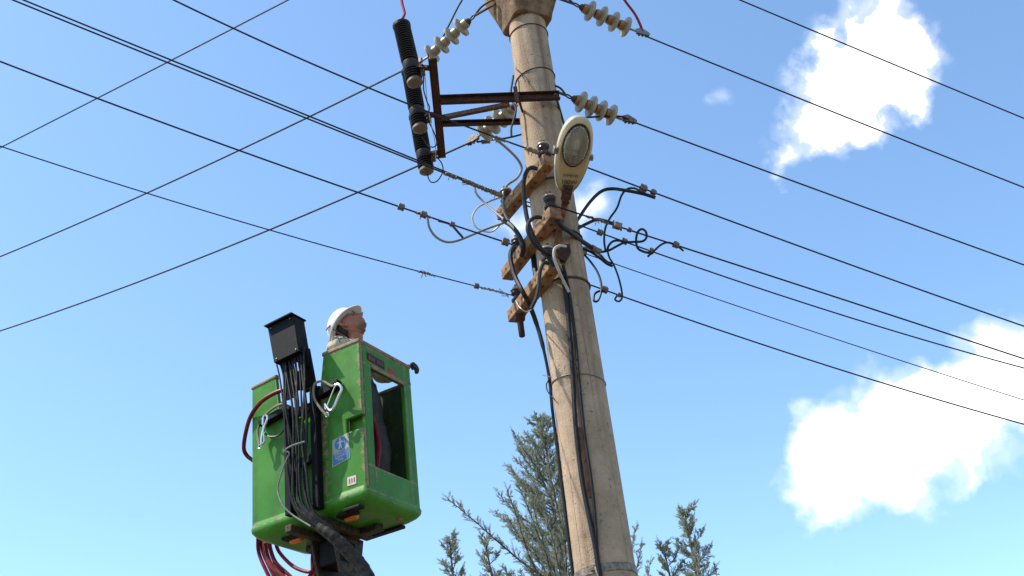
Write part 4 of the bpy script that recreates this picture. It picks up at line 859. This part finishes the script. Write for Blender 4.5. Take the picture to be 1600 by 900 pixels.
o, at, d, sl = span('overhead_wire', I3f + Z * .005, [(745, 450), (660, 427), (560, 400), (410, 355), (200, 290), (0, 230)], AL, .0042, 'thin lowest wire on the left, ending at the lowest crossarm', group='low-voltage wires on the left')
clamp(o, at(745, 450), d, sl, s=.9); splice(o, at, [(653, 425), (662, 427), (675, 431)], .008); splice(o, at, [(752, 452), (765, 456), (780, 459), (795, 465)], .008, mt='wire_alu')
# low voltage, right side
AR_ = R(66)
o, at, d, sl = span('overhead_wire', I1n + Z * .01, [(925, 264), (1000, 295), (1100, 330), (1300, 402), (1600, 510)], AR_, .0058, 'wire emerging from behind the street lamp towards the right edge', group='low-voltage wires on the right')
clamp(o, at(1006, 298), d, sl, s=1.3); clamp(o, at(1022, 305), d, sl, s=1.0, bolts=1)
o, at, d, sl = span('overhead_wire', I2n + Z * .0, [(895, 325), (960, 350), (1060, 385), (1200, 430), (1400, 496), (1600, 560)], AR_, .0058, 'upper one of two close wires right of the lamp, with a cable loop over it', group='low-voltage wires on the right')
clamp(o, at(964, 351), d, sl, 'clamp_light', 1.25, 3); clamp(o, at(983, 357), d, sl, s=.8, bolts=1); clamp(o, at(1056, 383), d, sl, s=1.1, bolts=1); splice(o, at, [(915, 333), (930, 338), (950, 346)], .009)
o, at, d, sl = span('overhead_wire', I1f + Z * .0, [(902, 355), (940, 368), (1020, 396), (1200, 452), (1400, 515), (1600, 577)], AR_, .0056, 'lower one of two close wires right of the lamp, starting behind the pole', group='low-voltage wires on the right')
clamp(o, at(938, 367), d, sl, s=1.1); clamp(o, at(976, 379), d, sl, s=1.1); clamp(o, at(1018, 395), d, sl, s=1.1, bolts=1)
o, at, d, sl = span('overhead_wire', PY(888, 387, 6.85), [(915, 397), (970, 416), (1100, 460), (1300, 528), (1600, 625)], AR_, .0038, 'thin wire second from the bottom on the right, crossing the lower cloud', group='low-voltage wires on the right')
clamp(o, at(912, 396), d, sl, s=1.1)
o, at, d, sl = span('overhead_wire', PY(900, 437, 6.85), [(928, 447), (970, 463), (1100, 508), (1300, 573), (1600, 663)], AR_, .0056, 'lowest wire on the right, leaving the pole below the jumper loops', group='low-voltage wires on the right')
clamp(o, at(945, 455), d, sl, s=1.2); clamp(o, at(968, 463), d, sl, s=.8, bolts=1)
span('tie_wire', I1f + Z * .02, [(845, 322), (858, 326)], R(60), .005, 'thin wire from the upper crossarm end to the middle crossarm insulator', ext=.02)

# ------------------------------------------------------------------ jumpers and service cables
def jump(pts, r, mt, label, cat='cable', name='jumper_cable', group=None, k=6): return tubething(name, mt, [PY(*p) if len(p) == 3 else S_(p[0], p[1], .02) for p in pts], r, label, cat, group, k)
YL = 6.72
jump([(772, 216, 6.4), (790, 230, 6.48), (808, 248, 6.55), (815, 263, 6.6), (808, 278, 6.6), (792, 290, 6.62), (786, 306, 6.62), (787, 328, 6.6), (796, 348, 6.6)], .0095, 'cable_grey', 'grey cable in an S bend left of the pole, above the crossarm ends')
jump([(741, 288, YL), (744, 302, YL), (756, 316, YL), (772, 330, 6.68), (792, 346, 6.62)], .0085, 'cable_grey', 'short grey cable slanting to the far end of the upper crossarm')
jump([(784, 308, YL), (764, 315, YL), (746, 325, YL), (738, 340, YL), (743, 354, YL), (755, 361, YL), (768, 362, YL), (778, 355, 6.7), (784, 347, 6.66)], .0065, 'cable_pale', 'thin pale cable making an open loop left of the upper crossarm')
jump([(668, 341, 6.5), (671, 356, 6.52), (681, 370, 6.55), (697, 378, 6.58), (715, 376, 6.6), (740, 366, 6.63), (765, 356, 6.65), (788, 348, 6.63)], .0085, 'cable_grey', 'grey cable hanging in a long shallow loop under the clamped left wire')
jump([(685, 345, 6.5), (700, 349, 6.5), (708, 354, 6.5), (715, 362, 6.5), (723, 371, 6.5)], .0085, 'cable_black', 'short black cable tail crossing below the clamped left wire')
jump([(786, 344, 6.58), (800, 354, 6.5), (812, 370, 6.45), (817, 388, 6.45), (815, 400, 6.5)], .017, 'cable_black', 'thick black cable arching from the upper to the middle crossarm')
jump([(840, 264, 6.05), (830, 262, 6.05), (822, 270, 6.04), (818, 290, 6.06), (820, 320, 6.08), (826, 350, 6.08), (838, 378, 6.09), (855, 400, 6.1), (866, 416, 6.12)], .0145, 'cable_black', 'thick black cable arching over the upper crossarm and down')
jump([(846, 340, 6.02), (835, 340, 6.0), (826, 348, 6.0), (825, 362, 6.0), (834, 380, 6.02), (848, 392, 6.05), (862, 398, 6.1)], .013, 'cable_black', 'thick black cable loop on the middle crossarm')
jump([(803, 384, 6.5), (798, 395, 6.4), (799, 412, 6.38), (806, 435, 6.35), (818, 458, 6.3), (828, 478, 6.4), (838, 505, 6.48), (848, 540, 6.48)] + [(x, y, 6.49) for x, y in ((858, 590), (863, 640), (873, 720), (883, 800), (894, 890), (906, 980))], [.016] * 6 + [.014] + [.010] * 6, 'cable_black', 'thick black cable hanging from the middle crossarm down the pole\'s left edge')
jump([(833, 395, 6.6), (836, 420, 6.55), (841, 445, 6.5)], .02, 'cable_black', 'short thick cable behind the middle and lowest crossarms')
jump([(858, 412, 6.03), (850, 411, 6.02), (844, 424, 6.02), (842, 445, 6.03), (838, 465, 6.03), (830, 482, 6.04)], .012, 'cable_black', 'black cable hooked over the lowest crossarm')
jump([(830, 484, 6.3), (822, 487, 6.25), (812, 480, 6.25), (806, 470, 6.5)], .004, 'cable_pale', 'thin pale tie wire round the lowest crossarm')
jump([(884, 385, 6.14), (874, 384, 6.08), (866, 390, 6.06), (866, 404, 6.06), (872, 420, 6.08), (880, 438, 6.14), (889, 456, 6.2)], .009, 'cable_pale', 'short pinkish pale cable end curling in front of the pole')
fr1 = [(872, 415), (878, 432), (884, 460), (888, 500), (893, 560), (896, 610), (899, 660), (904, 710), (911, 760), (922, 815), (931, 860), (940, 930), (952, 1010)]
jump(fr1, .014, 'cable_black', 'thick black cable running down the front of the pole, the left of two')
fr2 = [(880, 415), (886, 440), (893, 480), (899, 530), (903, 575), (907, 620), (912, 670), (917, 705), (923, 745), (928, 790), (931, 830), (934, 870), (944, 930), (956, 1010)]
jump(fr2, .010, 'cable_black', 'thinner black cable running down the front of the pole, the right of two')
YR = 6.62
jump([(893, 358, 6.45), (903, 343, 6.5), (920, 318, 6.55), (938, 300, 6.58), (955, 295, 6.58), (980, 298, 6.5), (1005, 303, 6.5), (1024, 309, 6.5)], .012, 'cable_black', 'black cable arching from the pole to the wire behind the lamp')
jump([(1002, 299, 6.5), (990, 294, 6.52), (979, 296, 6.54), (971, 306, 6.56), (964, 325, 6.58), (953, 341, YR), (946, 356, YR), (944, 375, YR), (946, 392, YR)], .0075, 'cable_black', 'thin black cable dropping from the wire clamp across two wires')
jump([(895, 364, 6.4), (905, 356, 6.45), (920, 348, 6.48), (934, 343, 6.5), (948, 346, 6.48), (962, 351, 6.47)], .011, 'cable_black', 'short black cable arching from the pole to the pale connector')
jump([(868, 342, 6.16), (876, 352, 6.18), (890, 362, 6.28), (908, 376, 6.45), (926, 388, 6.6)], .016, 'cable_black', 'thick black cable coming out across the right edge of the pole')
jump([(924, 386, 6.59), (932, 391, 6.61), (939, 394, 6.62)], .021, 'clamp_light', 'brown sleeve on the end of the thick cable right of the pole', 'cable sleeve', 'cable_sleeve')
jump([(939, 394, YR), (952, 391, YR), (965, 384, YR), (976, 379, YR), (990, 378, YR), (1004, 377, YR), (1010, 371, YR), (1009, 362, YR), (1003, 358, YR), (997, 362, YR), (994, 373, YR), (996, 387, YR), (1005, 393, YR), (1018, 396, YR)], .0085, 'cable_black', 'black jumper cable making a round loop over the two close wires')
jump([(949, 392, YR), (951, 384, YR), (958, 377, YR), (968, 376, YR), (978, 379, YR)], .0085, 'cable_black', 'short black cable arching up to the middle clamp right of the pole')
jump([(1012, 401, YR), (1020, 394, YR), (1032, 383, YR), (1043, 379, YR), (1056, 383, YR), (1068, 392, YR)], .0075, 'cable_black', 'short black jumper linking the two close wires')
jump([(949, 390, YR), (952, 402, YR), (959, 414, YR), (966, 432, YR), (971, 452, YR), (972, 465, YR), (967, 471, YR), (961, 468, YR), (964, 462, YR)], .0065, 'cable_black', 'thin black cable dropping to the lowest right wire, ending in a curl')
jump([(912, 397, 6.9), (922, 408, 6.9), (933, 424, 6.88), (939, 442, 6.86), (939, 458, 6.85), (934, 470, 6.85), (928, 470, 6.85), (929, 460, 6.86), (936, 455, 6.86), (945, 455, 6.86)], .008, 'cable_black', 'black cable making a teardrop loop beside the pole above the lowest right wire')
jump([(906, 388, 6.6), (922, 393, 6.62), (938, 404, 6.64), (948, 412, 6.66), (957, 416, 6.68)], .009, 'cable_black', 'short black double cable running out right below the thick cable')
jump([(906, 386, 6.62), (920, 388, 6.64), (934, 396, 6.66), (945, 406, 6.68), (952, 414, 6.68)], .007, 'cable_grey', 'short grey cable running alongside the double cable right of the pole')
jump([(939, 398, YR), (946, 406, YR), (956, 413, YR)], .005, 'cable_black', 'tiny black link below the brown sleeve')
jump([(858, 140, 6.4), (802, 118, 6.42), (798, 150, 6.42), (806, 170, 6.4), (802, 190, 6.4), (799, 200, 6.4), (799, 214, 6.4)][1:], .008, 'cable_black', 'black drop cable with a capped end left of the pole')
jump([(970, -8, 6.75), (980, 6, 6.76), (992, 22, 6.77), (1000, 38, 6.77), (1004, 50, 6.78)], .011, 'cable_red', 'dark red jumper dropping to the upper right strain clamp')
jump([(722, 0, 6.75), (715, 12, 6.75), (706, 30, 6.78), (697, 48, 6.8), (690, 62, 6.84)], .008, 'wire', 'black conductor rising behind the upper left porcelain string')
jump([(745, 222, 6.97), (765, 219, 6.98), (790, 216, 7.0), (815, 210, 7.02), (850, 200, 7.04)], .0075, 'wire', 'conductor tail running from the bracket string behind the pole')
jump([(752, 222, 6.97), (760, 221, 6.97), (766, 221, 6.97)], .017, 'clamp', 'ribbed grey clamp bolts on the conductor behind the bracket', 'clamp', 'bolted_clamp')
jump([(880, 222, 6.7), (895, 200, 6.6), (905, 186, 6.55), (925, 183, 6.6), (950, 182, 6.65), (970, 182, 6.7), (982, 187, 6.75)], .0075, 'wire', 'conductor tail arching over the top of the street lamp')
tubething('wire_stub', 'cable_black', [PZ(660, 101, zb), PY(650, 104, 6.2)], .006, 'short black stub beside the uppermost arrester collar', 'wire')

# ------------------------------------------------------------------ cypresses behind the pole
def cypress(label, leaders, seed, ground=True):
    rg = random.Random(seed); nr = np.random.RandomState(seed)
    top0 = leaders[0][0]; base = V((top0.x + leaders[0][2], top0.y, -.1))
    t = thing('cypress_tree', base, label, 'tree', 'grey-green cypresses behind the pole')
    tr = MB(); LV = []; LF = []
    def leafspray(p, d, ln, cnt):
        # a flattened spray: fine scale-leaf twigs on both sides of an axis
        d = d.normalized(); a = d.orthogonal().normalized(); b_ = d.cross(a); ph = rg.uniform(0, 6.28); sA = a * math.cos(ph) + b_ * math.sin(ph); sB = d.cross(sA)
        for i in range(cnt):
            f = (i + .5) / cnt; s = 1 if i % 2 else -1; q = p + d * ln * f
            dd = (d * 1.0 + sA * s * rg.uniform(.3, .7) + sB * rg.uniform(-.35, .35)).normalized(); l2 = rg.uniform(.022, .05) * (1.15 - .5 * f); wd = rg.uniform(.0020, .0034)
            n_ = dd.cross(sB + sA * .3).normalized() * wd; m_ = dd.cross(n_).normalized() * wd; e = q + dd * l2; mdl = q + dd * l2 * .55; o = len(LV)
            LV.extend([q, mdl + n_, mdl - n_, e, mdl + m_, mdl - m_]); LF.extend([(o, o + 1, o + 3, o + 2), (o, o + 4, o + 3, o + 5)])
        o = len(LV); n_ = sA * .004; LV.extend([p - n_, p + n_, p + d * (ln + .03)]); LF.append((o, o + 1, o + 2))
    def branch(p, d, ln, up, dens):
        pts = [p]; d = d.normalized(); nseg = 8
        for i in range(nseg): d = (d + Z * up / nseg + V((rg.gauss(0, .07), rg.gauss(0, .07), rg.gauss(0, .05)))).normalized(); pts.append(pts[-1] + d * ln / nseg)
        r0 = .004 + .007 * ln; tr.tube(pts, [r0 * (1 - .85 * i / nseg) + .001 for i in range(nseg + 1)], 5)
        cnt = int(ln * dens) + 4
        for k in range(cnt):
            f = .10 + .90 * (k + rg.random()) / cnt; i = min(nseg - 1, int(f * nseg)); q = pts[i].lerp(pts[i + 1], f * nseg - i); dd = (pts[i + 1] - pts[i]).normalized()
            o = dd.orthogonal().normalized(); o2 = dd.cross(o); a = rg.uniform(0, 6.28); sd = o * math.cos(a) + o2 * math.sin(a)
            tw = (dd * rg.uniform(.7, 1.2) + sd * rg.uniform(.35, .8) + Z * .25).normalized(); l2 = rg.uniform(.09, .24) * (1.15 - .75 * f) * min(1, .45 + ln * .7)
            tr.tube([q, q + tw * l2], [.003, .0012], 3, cap=False)
            for m_ in range(3):
                g_ = (m_ + 1) / 3; leafspray(q + tw * l2 * (g_ - .33), (tw + V((rg.gauss(0, .35), rg.gauss(0, .35), rg.gauss(0, .3)))).normalized(), l2 * .5, 9)
        leafspray(pts[-1], d, .09, 10); leafspray(pts[-2], d, .09, 10)
    for tip, vis, dx, spread, dens, nb in leaders:
        foot = V((tip.x + dx, tip.y + .1, -.1 if ground else tip.z - 3)); n_ = 14
        ax_ = [foot.lerp(tip, i / n_) + V((rg.gauss(0, .012), rg.gauss(0, .012), 0)) * (i < n_) for i in range(n_ + 1)]
        H = tip.z; tr.tube(ax_, [.006 + .11 * (1 - i / n_) * min(1, H / 6) for i in range(n_ + 1)], 8)
        for k in range(nb):
            f = (k / nb) ** 1.0; dd = .05 + vis * f                                 # metres below the tip
            z = tip.z - dd; i = max(0, min(n_ - 1, int((z - foot.z) / (tip.z - foot.z) * n_))); q = foot.lerp(tip, (z - foot.z) / (tip.z - foot.z))
            a = k * 2.39996 + rg.uniform(-.5, .5); ln = (.09 + spread * min(1.25, dd / 2.0) ** 1.05) * rg.choice((.45, .65, .85, 1.1, 1.5)) * rg.uniform(.8, 1.15)
            el = rg.uniform(.35, .8); branch(q, V((math.cos(a), math.sin(a), el)), min(ln, 1.9), rg.uniform(.35, .9), dens)
        branch(tip - Z * .22, Z + V((rg.gauss(0, .1), 0, 0)), .24, .2, dens * .8)
    tr.build('trunk', 'bark', t)
    me = bpy.data.meshes.new('foliage'); off = base; me.from_pydata([tuple(v - off) for v in LV], [], LF); me.materials.append(MATS['cypress']); link('foliage', me, t, Matrix.Translation(base))
    return t
YT = 14.0
cypress('tall grey-green cypress directly behind the concrete pole', [(PY(843, 652, YT), 3.6, .12, .92, 27, 160), (PY(757, 838, YT), 1.6, .6, .42, 24, 26)], 5)
cypress('small upright cypress at bottom right of the pole, standing apart', [(PY(1069, 796, YT - .6), 1.6, .10, .42, 27, 54), (PY(1036, 850, YT - .4), 1.1, .2, .32, 26, 24)], 8)
cypress('small cypress top at the lower left of the tall cypress', [(PY(702, 838, YT - .3), 1.3, .12, .40, 26, 34)], 9)
